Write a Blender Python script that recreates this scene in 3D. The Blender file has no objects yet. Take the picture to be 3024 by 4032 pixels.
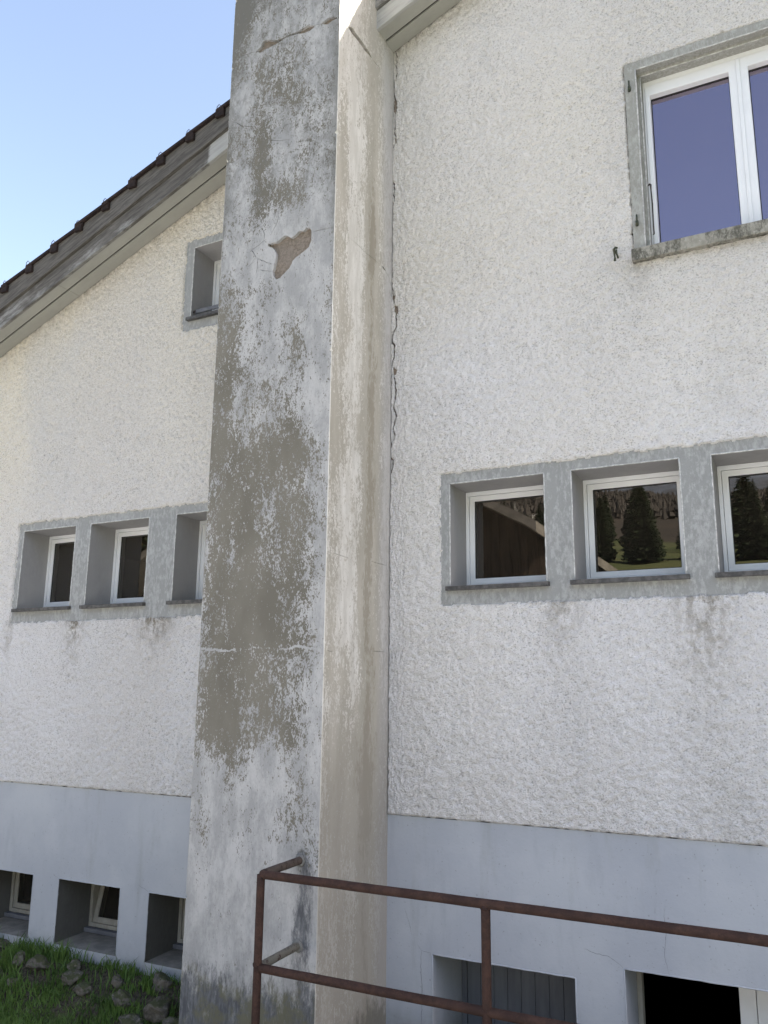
import bpy, bmesh, math, random, json
import numpy as np
from mathutils import Matrix, Vector, noise as mnoise
from mathutils.geometry import delaunay_2d_cdt
R = math.radians
random.seed(7); rng = np.random.default_rng(7)
S = bpy.context.scene
COL = S.collection

# ------------------------------------------------------------------ camera
cd = bpy.data.cameras.new('camera'); cam = bpy.data.objects.new('camera', cd); COL.objects.link(cam)
rr = Vector((0.88677889, 0.46208088, 0.01022066)); uu = Vector((0.08787331, -0.19026511, 0.97779214)); ff = Vector((-0.45376369, 0.86618731, 0.20932766))
M = Matrix((rr, uu, -ff)).transposed().to_4x4(); M.translation = Vector((0, -5, 0)); cam.matrix_world = M
cd.sensor_fit = 'VERTICAL'; cd.sensor_height = 36; cd.lens = 3303.14/4032*36; cd.clip_end = 6000; cd.clip_start = .05
S.camera = cam
# ------------------------------------------------------------------ sky and sun
sx, sy = 1.0, 0.25; sz = .4143+1.85*sy
SUN = Vector((sx, sy, sz)).normalized()
elev = math.asin(SUN.z)
w = bpy.data.worlds.new('World'); S.world = w; w.use_nodes = True
nt = w.node_tree; nt.nodes.clear()
sky = nt.nodes.new('ShaderNodeTexSky'); sky.sky_type = 'NISHITA'; sky.sun_disc = False
sky.sun_elevation = elev; sky.sun_rotation = math.atan2(SUN.x, SUN.y)
sky.altitude = 700; sky.air_density = 1.0; sky.dust_density = 2.2; sky.ozone_density = 1.0
bg = nt.nodes.new('ShaderNodeBackground'); bg.inputs[1].default_value = .124
ow = nt.nodes.new('ShaderNodeOutputWorld')
wb = nt.nodes.new('ShaderNodeMix'); wb.data_type = 'RGBA'; wb.blend_type = 'MULTIPLY'; wb.inputs[0].default_value = 1; wb.inputs[7].default_value = (1.17, 1.0, .87, 1)   # the camera's white balance
nt.links.new(sky.outputs[0], wb.inputs[6]); nt.links.new(wb.outputs[2], bg.inputs[0]); nt.links.new(bg.outputs[0], ow.inputs[0])
ld = bpy.data.lights.new('sun', 'SUN'); ld.energy = 4.6; ld.angle = R(.6); ld.color = (1, .94, .85)
lo = bpy.data.objects.new('sun', ld); COL.objects.link(lo); lo.rotation_euler = SUN.to_track_quat('Z', 'Y').to_euler(); lo.location = (30, 10, 40)
vs = S.view_settings; vs.view_transform = 'Standard'; vs.look = 'None'; vs.gamma = 1; vs.exposure = 2.0; vs.use_curve_mapping = False
S.render.engine = 'CYCLES'

# ------------------------------------------------------------------ measured places (metres)
CL, CR, CY = -3.4909, -2.5728, -.8147           # chimney left, right, front
ZP = -.7638                                     # plinth top
def zr(x): return 5.907+.4143*x                 # soffit line on the wall
GAB = 6.0                                       # ridge x
def roofz(x): return zr(x) if x <= GAB else zr(2*GAB-x)
FR = "00000000000000 00000000000000 00000000000000 00000000000000 00000000000000 00000000000000 00000000000000 00000000000000 00000000000000 00000000000000 01100000000011 12300000000122 12311221111235 44411221243334 33211111145532 22112211123421 22235421113431 43468531144222 56788564467322 78999766777422 67998667655421 67998777755421 56898987766521 45787887666632 46989999998731 46879998865421 67889999866531 77999998887642 67989987687642 56859976577531 46879966567532 56879955687643 77879954787642 67889966777532 56787778766532 67788889889743 99998888887533 99974665775322 87645323553222 66626455553122 88835554444222 77954322344223 67844431354223 88734532464124 77743432353124 66743321232135 66643332111134 55544432101123 44332210000122 33221100001112 22111100111112 22122111112111 33234422222111 43348644664222 43236778764235 22136753343345 33259721244345 54359831234333 65439821234333 55458721343333 44347523444334 32236445664234 22125577653223 32235566532122 44456555542122 55545444542122 66423433321123 87524322222233 98624334322233 99745444322233 99855444322233 99855444322233 99855444322233 99755444322233 99755444322233 99755444322233 99755444322233 99655444322233 99654444322233 99654444322233".split()
SD = "444444576444 444444576444 444444576444 444444676444 444444575444 445544575444 456655787544 456655797543 456656897543 455446886644 344444687543 344433487433 343333587433 343223686433 343223686433 443223686433 453123686433 453124686433 555334686433 555445687432 444334687532 455324687532 455433686532 455323686432 454212685432 554212685333 554212685333 553223675333 453124674333 453123574333 343223574333 332224564333 233234664333 233234564333 233234553333 233233453333 233234453333 233234443333 233234443333 233234543333".split()
TR = json.loads('''{"fpoly":[[[-3.279,4.51],[-3.23,4.537],[-3.217,4.57],[-3.176,4.567],[-3.105,4.533],[-3.066,4.529],[-2.988,4.536],[-2.93,4.531],[-2.873,4.545],[-2.835,4.549],[-2.777,4.527],[-2.786,4.51],[-2.814,4.498],[-2.861,4.499],[-2.939,4.516],[-3.007,4.524],[-3.065,4.51],[-3.124,4.5],[-3.183,4.495],[-3.233,4.485]],[[-2.726,4.518],[-2.698,4.532],[-2.661,4.542],[-2.62,4.53],[-2.588,4.512],[-2.59,4.503],[-2.61,4.507],[-2.637,4.505],[-2.669,4.49],[-2.697,4.5]],[[-3.094,2.942],[-3.07,2.932],[-3.061,2.938],[-3.024,2.929],[-2.992,2.95],[-2.961,2.964],[-2.933,2.955],[-2.909,2.933],[-2.878,2.945],[-2.843,2.969],[-2.815,2.961],[-2.789,2.976],[-2.767,2.974],[-2.75,2.945],[-2.75,2.879],[-2.765,2.833],[-2.81,2.808],[-2.863,2.784],[-2.889,2.765],[-2.91,2.721],[-2.958,2.683],[-2.984,2.663],[-3.016,2.66],[-3.041,2.686],[-3.048,2.713],[-3.035,2.768],[-3.027,2.799],[-3.025,2.849],[-3.04,2.882],[-3.069,2.906],[-3.093,2.918]]],"fline":[[[-3.1,2.94],[-3.129,2.972],[-3.165,2.948],[-3.231,2.926],[-3.189,2.864],[-3.235,2.816],[-3.263,2.806]],[[-3.179,2.849],[-3.171,2.784],[-3.188,2.737]],[[-3.179,2.854],[-3.102,2.801],[-3.054,2.781]],[[-3.161,2.769],[-3.118,2.746],[-3.056,2.727]],[[-3.125,2.98],[-3.121,3.009],[-3.152,3.069]],[[-3.025,3.163],[-3.017,3.101],[-3.047,3.041],[-3.073,2.996]],[[-2.739,2.935],[-2.673,2.933],[-2.586,2.924]],[[-3.11,3.781],[-3.037,3.762],[-2.996,3.811],[-2.902,3.806],[-2.818,3.813]],[[-3.439,3.988],[-3.364,3.926],[-3.252,3.883]],[[-3.118,3.739],[-3.03,3.701],[-2.944,3.687]],[[-3.429,4.521],[-3.346,4.515],[-3.29,4.514]],[[-2.771,4.526],[-2.732,4.52]]],"spoly":[[[-0.706,4.52],[-0.651,4.56],[-0.577,4.558],[-0.51,4.563],[-0.441,4.559],[-0.38,4.549],[-0.353,4.53],[-0.397,4.526],[-0.457,4.518],[-0.525,4.522],[-0.608,4.514],[-0.657,4.512]],[[-0.172,2.964],[-0.133,2.971],[-0.1,2.956],[-0.132,2.952]]],"sline":[[[-0.794,4.541],[-0.738,4.522],[-0.714,4.521]],[[-0.341,4.532],[-0.281,4.536],[-0.209,4.551]],[[-0.645,2.946],[-0.505,2.951],[-0.392,2.948],[-0.275,2.958],[-0.189,2.963]],[[-0.093,2.951],[-0.049,2.928],[-0.03,2.892]],[[-0.75,0.812],[-0.61,0.805],[-0.546,0.802]],[[-0.276,0.828],[-0.15,0.824],[-0.037,0.828]],[[-0.789,0.23],[-0.723,0.229]],[[-0.225,0.252],[-0.044,0.254]]],"wpoly":[[[-2.559,4.443],[-2.575,4.357],[-2.558,4.305],[-2.541,4.322],[-2.539,4.379]],[[-2.574,2.786],[-2.559,2.814],[-2.535,2.788],[-2.545,2.754],[-2.55,2.729],[-2.561,2.763]],[[-2.547,2.729],[-2.52,2.713],[-2.518,2.671],[-2.537,2.65],[-2.553,2.679]],[[-2.557,2.255],[-2.523,2.229],[-2.53,2.191],[-2.554,2.185]],[[-2.562,4.09],[-2.546,4.096],[-2.552,4.042]],[[-2.578,4.039],[-2.561,4.023],[-2.572,4.004]]],"wline":[[[-2.557,4.85],[-2.545,4.793],[-2.552,4.758],[-2.548,4.673],[-2.551,4.607],[-2.571,4.596],[-2.565,4.546],[-2.565,4.486],[-2.557,4.417]],[[-2.552,4.303],[-2.562,4.181],[-2.551,4.098],[-2.552,4.053],[-2.572,4.015],[-2.58,3.984],[-2.581,3.739],[-2.558,3.699],[-2.561,3.569]],[[-2.582,2.944],[-2.567,2.868],[-2.562,2.814]],[[-2.537,2.65],[-2.533,2.552],[-2.559,2.506],[-2.569,2.458],[-2.544,2.403],[-2.557,2.305],[-2.562,2.256]],[[-2.55,2.204],[-2.529,2.081],[-2.534,2.036],[-2.552,1.949],[-2.533,1.883],[-2.556,1.796],[-2.541,1.741],[-2.578,1.657],[-2.578,1.595],[-2.551,1.565],[-2.558,1.504],[-2.577,1.463],[-2.579,1.272]]],"whiteline":[[-3.483,0.252],[-3.446,0.248],[-3.354,0.243],[-3.253,0.237],[-3.185,0.244],[-3.116,0.243],[-3.059,0.254],[-3.001,0.25],[-2.916,0.244],[-2.85,0.24],[-2.777,0.254],[-2.732,0.255],[-2.686,0.238],[-2.633,0.241]]}''')
FR = np.array([[int(c) for c in r] for r in FR], float)/9
SD = np.array([[int(c) for c in r] for r in SD], float)/9

# ------------------------------------------------------------------ helpers
def link(o, parent=None):
    COL.objects.link(o)
    if parent: o.parent = parent
    return o
def mesh_obj(name, verts, faces, mat, parent=None, smooth=False, kind=None, tagd=None):
    me = bpy.data.meshes.new(name); me.from_pydata([tuple(v) for v in verts], [], faces); me.update()
    if mat: me.materials.append(mat)
    if smooth: me.polygons.foreach_set('use_smooth', [True]*len(me.polygons))
    o = bpy.data.objects.new(name, me); link(o, parent)
    if kind: o['kind'] = kind
    if tagd: tag(o, *tagd)
    return o
def tag(o, label, cat=None, group=None):
    o['label'] = label
    if cat: o['category'] = cat
    if group: o['group'] = group
    return o
def empty(name, loc, label, cat, group=None):
    o = bpy.data.objects.new(name, None); link(o); o.location = loc; o.empty_display_size = .2
    return tag(o, label, cat, group)
class MB:
    def __init__(s): s.v = []; s.f = []
    def add(s, v, f):
        b = len(s.v); s.v += [tuple(p) for p in v]; s.f += [tuple(i+b for i in q) for q in f]; return s
    def box(s, x0, x1, y0, y1, z0, z1):
        return s.add([(x0,y0,z0),(x1,y0,z0),(x1,y1,z0),(x0,y1,z0),(x0,y0,z1),(x1,y0,z1),(x1,y1,z1),(x0,y1,z1)],
                     [(0,3,2,1),(4,5,6,7),(0,1,5,4),(1,2,6,5),(2,3,7,6),(3,0,4,7)])
    def tube(s, pts, r, n=12, caps=True, jit=0):
        pts = [Vector(p) for p in pts]; rings = []
        for i, p in enumerate(pts):
            d = (pts[min(i+1, len(pts)-1)]-pts[max(i-1, 0)]).normalized()
            a = d.orthogonal().normalized() if i == 0 else (rings[-1][0]-rings[-1][0].dot(d)*d).normalized()
            rings.append((a, d.cross(a)))
        V = []; F = []
        for i, p in enumerate(pts):
            ri = r[i] if isinstance(r, (list, tuple)) else r
            for k in range(n):
                t = 2*math.pi*k/n; q = ri*(1+random.uniform(-jit, jit)); V.append(p+rings[i][0]*math.cos(t)*q+rings[i][1]*math.sin(t)*q)
        for i in range(len(pts)-1):
            for k in range(n): F.append((i*n+k, i*n+(k+1)%n, (i+1)*n+(k+1)%n, (i+1)*n+k))
        if caps: F += [tuple(range(n-1, -1, -1)), tuple((len(pts)-1)*n+k for k in range(n))]
        return s.add(V, F)
    def build(s, name, mat, parent=None, bevel=0, smooth=False, kind=None):
        o = mesh_obj(name, s.v, s.f, mat, parent, smooth, kind)
        if bevel:
            bm = bmesh.new(); bm.from_mesh(o.data); bmesh.ops.recalc_face_normals(bm, faces=bm.faces)
            es = [e for e in bm.edges if len(e.link_faces) == 2 and e.calc_face_angle(0) > .6]
            bmesh.ops.bevel(bm, geom=es, offset=bevel, segments=2, affect='EDGES', profile=.6)
            bm.to_mesh(o.data); bm.free()
        return o
def ring(x0, x1, z0, z1, l, r, b, t, y0, y1):
    m = MB(); O = [(x0,z0),(x1,z0),(x1,z1),(x0,z1)]; I = [(x0+l,z0+b),(x1-r,z0+b),(x1-r,z1-t),(x0+l,z1-t)]
    v = [(a,y0,c) for a,c in O]+[(a,y0,c) for a,c in I]+[(a,y1,c) for a,c in O]+[(a,y1,c) for a,c in I]
    f = []
    for k in range(4):
        n = (k+1)%4
        f += [(k,n,4+n,4+k),(8+n,8+k,12+k,12+n),(k,8+k,8+n,n),(4+k,4+n,12+n,12+k)]
    return m.add(v, f)

# ------------------------------------------------------------------ materials
class NM:
    def __init__(s, name, rough=.85, spec=.3):
        s.m = bpy.data.materials.new(name); s.m.use_nodes = True; s.t = s.m.node_tree
        s.b = s.t.nodes['Principled BSDF']; s.b.inputs['Roughness'].default_value = rough; s.b.inputs['Specular IOR Level'].default_value = spec
        s.co = s.n('ShaderNodeTexCoord').outputs['Object']
    def n(s, ty, **kw):
        a = s.t.nodes.new(ty)
        for k, v in kw.items(): setattr(a, k, v)
        return a
    def l(s, a, b): s.t.links.new(a, b)
    def mapc(s, sc, co=None):
        a = s.n('ShaderNodeMapping'); a.inputs['Scale'].default_value = sc; s.l(co or s.co, a.inputs[0]); return a.outputs[0]
    def noise(s, scale, detail=4, rough=.6, sc=None, dist=0, co=None):
        a = s.n('ShaderNodeTexNoise'); a.inputs['Scale'].default_value = scale; a.inputs['Detail'].default_value = detail
        a.inputs['Roughness'].default_value = rough; a.inputs['Distortion'].default_value = dist
        s.l(s.mapc(sc, co) if sc else (co or s.co), a.inputs['Vector']); return a.outputs[0]
    def voro(s, scale, sc=None, feat='F1'):
        a = s.n('ShaderNodeTexVoronoi', feature=feat); a.inputs['Scale'].default_value = scale
        s.l(s.mapc(sc) if sc else s.co, a.inputs['Vector']); return a.outputs[0]
    def attr(s, name): a = s.n('ShaderNodeAttribute'); a.attribute_name = name; return a.outputs['Fac']
    def math(s, op, a, b=None, c=None, clamp=False):
        m = s.n('ShaderNodeMath', operation=op); m.use_clamp = clamp
        for i, x in enumerate((a, b, c)):
            if x is None: continue
            if isinstance(x, (int, float)): m.inputs[i].default_value = x
            else: s.l(x, m.inputs[i])
        return m.outputs[0]
    def step(s, x, lo, hi, a=0., b=1.):
        m = s.n('ShaderNodeMapRange', interpolation_type='SMOOTHSTEP'); s.l(x, m.inputs[0])
        for i, v in enumerate((lo, hi, a, b)): m.inputs[i+1].default_value = v
        return m.outputs[0]
    def mix(s, fac, a, b, blend='MIX'):
        m = s.n('ShaderNodeMix', data_type='RGBA', blend_type=blend)
        if isinstance(fac, (int, float)): m.inputs[0].default_value = fac
        else: s.l(fac, m.inputs[0])
        for i, x in ((6, a), (7, b)):
            if isinstance(x, tuple): m.inputs[i].default_value = (*x, 1)
            else: s.l(x, m.inputs[i])
        return m.outputs[2]
    def color(s, c):
        if isinstance(c, tuple): s.b.inputs['Base Color'].default_value = (*c, 1)
        else: s.l(c, s.b.inputs['Base Color'])
    def bump(s, h, strength=.5, dist=.01):
        b = s.n('ShaderNodeBump'); b.inputs['Strength'].default_value = strength; b.inputs['Distance'].default_value = dist
        s.l(h, b.inputs['Height']); s.l(b.outputs[0], s.b.inputs['Normal'])
    def sep(s):
        a = s.n('ShaderNodeSeparateXYZ'); s.l(s.co, a.inputs[0]); return a.outputs

def m_roughcast():
    k = NM('roughcast', .9, .2)
    n1 = k.noise(1.1, 4, .6); n2 = k.noise(.5, 3, .5, (1,1,.35))
    c = k.mix(k.step(n1, .35, .68), (.84,.82,.815), (.89,.875,.875))
    c = k.mix(k.attr('cream'), c, (.85,.78,.635))
    c = k.mix(k.math('MULTIPLY', k.step(n2, .42, .68), .55), c, (.70,.665,.63))
    c = k.mix(k.math('MULTIPLY', k.step(k.noise(.9, 6, .68, (1,1,.6)), .5, .66), .4), c, (.66,.65,.635))
    fine = k.noise(170, 3, .6)
    spk = k.noise(62, 4, .7)
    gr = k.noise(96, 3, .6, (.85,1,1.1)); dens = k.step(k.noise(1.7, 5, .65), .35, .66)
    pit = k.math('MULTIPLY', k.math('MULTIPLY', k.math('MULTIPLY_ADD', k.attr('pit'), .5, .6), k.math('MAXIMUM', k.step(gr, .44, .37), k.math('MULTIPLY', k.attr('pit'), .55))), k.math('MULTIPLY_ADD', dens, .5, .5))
    c = k.mix(pit, c, (.33,.31,.285))  # hollows darkened in the colour: occlusion shade together with cavity dirt
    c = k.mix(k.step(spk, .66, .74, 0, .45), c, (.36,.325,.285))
    c = k.mix(k.step(gr, .50, .66, .0, .6), c, (.93,.92,.91))  # grain tops painted lighter as a highlight
    st = k.math('MULTIPLY', k.attr('stain_shade'), k.step(k.noise(22, 6, .75, (1,1,.5)), .36, .62), clamp=True)
    c = k.mix(k.math('MULTIPLY', st, .95), c, (.25,.22,.17))
    c = k.mix(k.step(k.attr('chip'), .3, .7), c, k.mix(k.step(k.noise(120, 3, .7), .4, .6), (.27,.215,.17), (.40,.335,.27)))
    c = k.mix(k.step(k.attr('crack'), .3, .8), c, (.15,.115,.095))
    k.color(c); k.bump(k.math('ADD', gr, k.math('MULTIPLY', fine, .25)), 1., .022)
    return k.m
def m_concrete(name, base, dark, light, algae=.35, scale=1.):
    k = NM(name, .88, .25)
    n = k.noise(5*scale, 6, .7, (1,1,.4)); m = k.noise(38*scale, 5, .75, (1,1,.45))
    c = k.mix(k.step(n, .38, .62), base, light); c = k.mix(k.step(k.noise(30, 6, .78, (1,1,.6)), .42, .72, 0, .6), c, light)
    c = k.mix(k.math('MULTIPLY', k.step(k.math('ADD', k.math('MULTIPLY', n, .5), k.math('MULTIPLY', m, .5)), .41, .54), algae), c, dark)
    c = k.mix(k.step(k.noise(160, 3, .7), .52, .7, 0, .30), c, dark)
    k.color(c); k.bump(k.math('ADD', m, k.noise(220, 3, .6)), .35, .003)
    return k.m
def m_plinth():
    k = NM('plinth_paint', .8, .25)
    n = k.noise(1.3, 5, .6); m = k.noise(4, 6, .65, (1.5,1.5,.3))
    c = k.mix(k.step(n, .38, .66), (.40,.42,.46), (.46,.48,.51))
    c = k.mix(k.step(m, .52, .75, 0, .5), c, (.33,.345,.38))
    c = k.mix(k.step(k.noise(24, 5, .7, (1,1,.6)), .62, .74, 0, .45), c, (.30,.31,.33))
    c = k.mix(k.step(k.noise(70, 2, .5), .70, .74, 0, .6), c, (.22,.22,.23))
    c = k.mix(k.step(k.noise(3.1, 7, .72, (1.3,1,.22)), .54, .70, 0, .35), c, (.30,.305,.30)); c = k.mix(k.step(k.noise(2.2, 5, .7), .52, .7, 0, .3), c, (.50,.515,.54))
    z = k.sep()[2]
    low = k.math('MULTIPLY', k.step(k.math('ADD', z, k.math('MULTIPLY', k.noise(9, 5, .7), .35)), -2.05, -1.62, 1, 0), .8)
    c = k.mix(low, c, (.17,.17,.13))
    k.color(c); k.bump(k.math('ADD', k.noise(60, 4, .6), k.math('MULTIPLY', k.noise(7, 3, .5), 2.)), .22, .004)
    return k.m
def m_chim_front():
    k = NM('weathered_chimney_render', .9, .2)
    V = (1,1,.42)
    big = k.noise(9, 8, .74, V, .3); fl = k.noise(46, 6, .78, (1,1,.55)); fl2 = k.noise(120, 3, .7, (1,1,.6))
    t = k.math('ADD', k.math('MULTIPLY_ADD', k.attr('bare'), 1.12, -.11), k.math('MULTIPLY', k.math('SUBTRACT', big, .5), 1.3))
    t = k.math('ADD', t, k.math('MULTIPLY', k.math('SUBTRACT', fl, .5), 3.1))
    t = k.math('ADD', t, k.math('MULTIPLY', k.math('SUBTRACT', fl2, .5), 2.1))
    mask = k.step(t, .455, .585)
    beige = k.mix(k.step(k.noise(3.2, 4, .6, (1,1,.5)), .35, .65), (.155,.144,.118), (.20,.186,.154))
    beige = k.mix(k.step(k.noise(200, 3, .6), .4, .7, 0, .25), beige, (.15,.14,.12))
    lm = k.noise(6, 7, .75, V)
    light = k.mix(k.step(lm, .4, .62), (.325,.325,.322), (.46,.455,.447))
    light = k.mix(k.step(k.noise(75, 5, .75, V), .52, .68, 0, .6), light, (.27,.27,.26))
    c = k.mix(mask, light, beige)
    g = k.math('ADD', k.attr('grime'), k.math('MULTIPLY', k.math('SUBTRACT', k.noise(13, 9, .8, (1,1,.33)), .5), 3.0))
    gm = k.math('MULTIPLY', k.step(g, .40, 1.05), .9)
    moss = k.math('MULTIPLY', k.step(k.noise(6, 5, .7), .42, .6), k.step(k.sep()[2], -1.45, -1.6))
    c = k.mix(gm, c, k.mix(moss, k.mix(k.step(k.noise(60, 5, .7, (1,1,.2)), .4, .65), (.062,.066,.075), (.13,.135,.145)), (.11,.105,.065)))
    gg = k.math('ADD', k.attr('soot'), k.math('MULTIPLY', k.math('SUBTRACT', k.noise(20, 7, .75, (1,1,.6)), .5), 1.9))
    c = k.mix(k.step(gg, .4, .9, 0, .62), c, (.16,.158,.145))
    k.color(c)
    k.bump(k.math('ADD', k.math('MULTIPLY', mask, -.45), k.math('ADD', k.math('MULTIPLY', k.noise(10, 5, .6), .8), k.math('MULTIPLY', fl2, .35))), .5, .006)
    return k.m
def m_chim_side():
    k = NM('streaked_chimney_render', .9, .2)
    V = (1,1,.2)
    big = k.noise(8, 7, .7, V, .2); fl = k.noise(46, 6, .8, (1,1,.45)); fl2 = k.noise(120, 3, .7, (1,1,.6))
    t = k.math('ADD', k.attr('bare'), k.math('MULTIPLY', k.math('SUBTRACT', big, .5), 1.1))
    t = k.math('ADD', t, k.math('MULTIPLY', k.math('SUBTRACT', fl, .5), 1.7))
    t = k.math('ADD', t, k.math('MULTIPLY', k.math('SUBTRACT', fl2, .5), 1.0))
    mid = k.step(t, .36, .44); dk = k.step(k.math('ADD', k.math('ADD', k.attr('bare'), k.math('MULTIPLY', k.math('SUBTRACT', fl, .5), .8)), k.math('MULTIPLY', k.math('SUBTRACT', big, .5), .9)), .70, .86)
    light = k.mix(k.step(k.noise(14, 6, .7, V), .4, .65), (.62,.60,.545), (.76,.74,.69))
    tan = k.mix(k.step(k.noise(5, 5, .6, V), .4, .65), (.43,.405,.345), (.52,.49,.425))
    c = k.mix(mid, light, tan); c = k.mix(k.math('MULTIPLY', dk, .62), c, (.265,.235,.18))
    y = k.sep()[1]
    gry = k.math('MULTIPLY', k.step(k.math('ADD', y, k.math('MULTIPLY', k.noise(3, 4, .6, (1,1,.3)), .12)), -.16, -.02), .55)
    c = k.mix(gry, c, (.40,.395,.40))
    z = k.sep()[2]
    c = k.mix(k.step(z, 3.9, 4.9, 0, .35), c, k.mix(k.noise(5, 4, .6, V), (.36,.34,.29), (.50,.475,.41)))
    c = k.mix(k.step(z, .2, -.9, 0, .6), c, (.275,.26,.225))
    g = k.math('ADD', k.attr('grime'), k.math('MULTIPLY', k.math('SUBTRACT', k.noise(13, 8, .78, (1,1,.33)), .5), 2.4))
    c = k.mix(k.math('MULTIPLY', k.step(g, .45, .9), .7), c, (.13,.125,.10))
    k.color(c)
    k.bump(k.math('ADD', k.math('MULTIPLY', mid, -.4), k.math('ADD', k.noise(8, 5, .6, (1,1,.5)), k.math('MULTIPLY', fl2, .35))), .45, .006)
    return k.m
def m_mortar():
    k = NM('brown_base_mortar', .95, .1)
    n = k.noise(60, 6, .75); b = k.noise(7, 4, .6)
    c = k.mix(k.step(n, .38, .62), (.25,.205,.165), (.38,.325,.27)); c = k.mix(k.step(b, .45, .6, 0, .4), c, (.31,.27,.23))
    c = k.mix(k.step(k.noise(180, 2, .5), .62, .7, 0, .6), c, (.42,.38,.33))
    k.color(c); k.bump(k.math('ADD', n, k.noise(200, 3, .7)), 1., .012); return k.m
def m_pvc():
    k = NM('white_plastic_frame', .32, .5)
    c = k.mix(k.step(k.noise(6, 4, .6), .45, .7, 0, .3), (.80,.81,.82), (.72,.73,.73)); k.color(c); return k.m
def m_simple(name, a, b, sc=20, rough=.7, spec=.3, bump=.2, stretch=(1,1,1), bd=.004, metal=0):
    k = NM(name, rough, spec); n = k.noise(sc, 6, .7, stretch)
    k.color(k.mix(k.step(n, .38, .64), a, b)); k.b.inputs['Metallic'].default_value = metal
    if bump: k.bump(n, bump, bd)
    return k.m
def m_rust():
    k = NM('rusty_steel', .82, .3)
    n = k.noise(28, 7, .75); f = k.noise(150, 4, .7); b = k.noise(5, 5, .65)
    c = k.mix(k.step(n, .38, .62), (.033,.018,.014), (.058,.030,.022))
    c = k.mix(k.step(b, .5, .68, 0, .8), c, (.030,.015,.012)); c = k.mix(k.step(f, .58, .7, 0, .4), c, (.10,.05,.03))
    c = k.mix(k.math('MULTIPLY', k.attr('paint'), k.step(n, .35, .5)), c, (.13,.125,.105))
    c = k.mix(k.step(k.noise(14, 6, .8), .70, .74, 0, .7), c, (.30,.27,.22))
    k.color(c); k.bump(k.math('ADD', n, k.math('MULTIPLY', f, .7)), .6, .003); return k.m
def m_glass(name, fac, tint=(1,1,1)):
    m = bpy.data.materials.new(name); m.use_nodes = True; t = m.node_tree; t.nodes.clear()
    o = t.nodes.new('ShaderNodeOutputMaterial'); mx = t.nodes.new('ShaderNodeMixShader'); tr = t.nodes.new('ShaderNodeBsdfTransparent'); gl = t.nodes.new('ShaderNodeBsdfGlossy')
    tr.inputs[0].default_value = (.35,.36,.35,1); gl.inputs[0].default_value = (*tint, 1); gl.inputs['Roughness'].default_value = 0.004
    fr = t.nodes.new('ShaderNodeFresnel'); fr.inputs[0].default_value = 1.5
    ad = t.nodes.new('ShaderNodeMath'); ad.operation = 'ADD'; ad.inputs[1].default_value = fac; ad.use_clamp = True
    tc = t.nodes.new('ShaderNodeTexCoord'); nz = t.nodes.new('ShaderNodeTexNoise'); nz.inputs['Scale'].default_value = 2.2; nz.inputs['Detail'].default_value = 1
    bp = t.nodes.new('ShaderNodeBump'); bp.inputs['Strength'].default_value = .05; bp.inputs['Distance'].default_value = .02
    L = t.links.new
    df = t.nodes.new('ShaderNodeBsdfDiffuse'); df.inputs[0].default_value = (.30,.25,.19,1); m2 = t.nodes.new('ShaderNodeMixShader'); m2.inputs[0].default_value = .045; L(mx.outputs[0], m2.inputs[1]); L(df.outputs[0], m2.inputs[2])   # brown diffuse veil added to flatten the reflections
    L(tc.outputs['Object'], nz.inputs['Vector']); L(nz.outputs[0], bp.inputs['Height']); L(bp.outputs[0], gl.inputs['Normal'])
    L(fr.outputs[0], ad.inputs[0]); L(ad.outputs[0], mx.inputs[0]); L(tr.outputs[0], mx.inputs[1]); L(gl.outputs[0], mx.inputs[2]); L(m2.outputs[0], o.inputs[0])
    return m
def m_barge():
    k = NM('weathered_bargeboard', .85, .25)
    st = (.25,1,1)
    ro = k.n('ShaderNodeMapping'); ro.inputs['Rotation'].default_value = (0, .3927, 0); k.l(k.co, ro.inputs[0]); rc = ro.outputs[0]
    n = k.noise(8, 7, .75, (.45,1,1.6), co=rc); f = k.noise(50, 6, .72, (.10,1,1.2), co=rc)
    w_ = k.math('ADD', k.attr('pale'), k.math('MULTIPLY', k.math('SUBTRACT', n, .5), 2.4))
    c = k.mix(k.step(f, .35, .65), (.075,.07,.064), (.15,.14,.127))
    c = k.mix(k.math('MULTIPLY', k.step(w_, .15, 1.0), k.step(f, .2, .6, .6, 1.)), c, (.40,.40,.385))
    k.color(c); k.bump(f, .4, .004); return k.m
def m_stone_sill():
    k = NM('lichened_stone_sill', .92, .2)
    n = k.noise(16, 7, .75); v = k.noise(34, 5, .8)
    c = k.mix(k.step(n, .4, .6), (.27,.26,.22), (.36,.345,.30))
    c = k.mix(k.step(k.noise(7, 6, .75, (1,1,.5)), .46, .58, 0, .85), c, (.07,.068,.055))
    c = k.mix(k.step(v, .60, .66, 0, .8), c, (.52,.51,.46))
    k.color(c); k.bump(v, .5, .004); return k.m
def m_stone():
    k = NM('field_stone', .95, .2)
    n = k.noise(11, 7, .72); f = k.noise(60, 5, .75)
    c = k.mix(k.step(n, .35, .65), (.075,.07,.06), (.19,.172,.145))
    c = k.mix(k.step(f, .55, .7, 0, .6), c, (.34,.32,.28))
    nz_ = k.n('ShaderNodeNewGeometry'); sp = k.n('ShaderNodeSeparateXYZ'); k.l(nz_.outputs['Normal'], sp.inputs[0])
    moss = k.math('MULTIPLY', k.step(k.math('ADD', k.math('MULTIPLY', sp.outputs[2], .25), k.noise(9, 6, .7)), .62, .72), .8)
    c = k.mix(moss, c, (.055,.065,.022)); k.color(c); k.bump(k.math('ADD', n, k.math('MULTIPLY', f, .4)), .8, .02); return k.m
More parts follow.
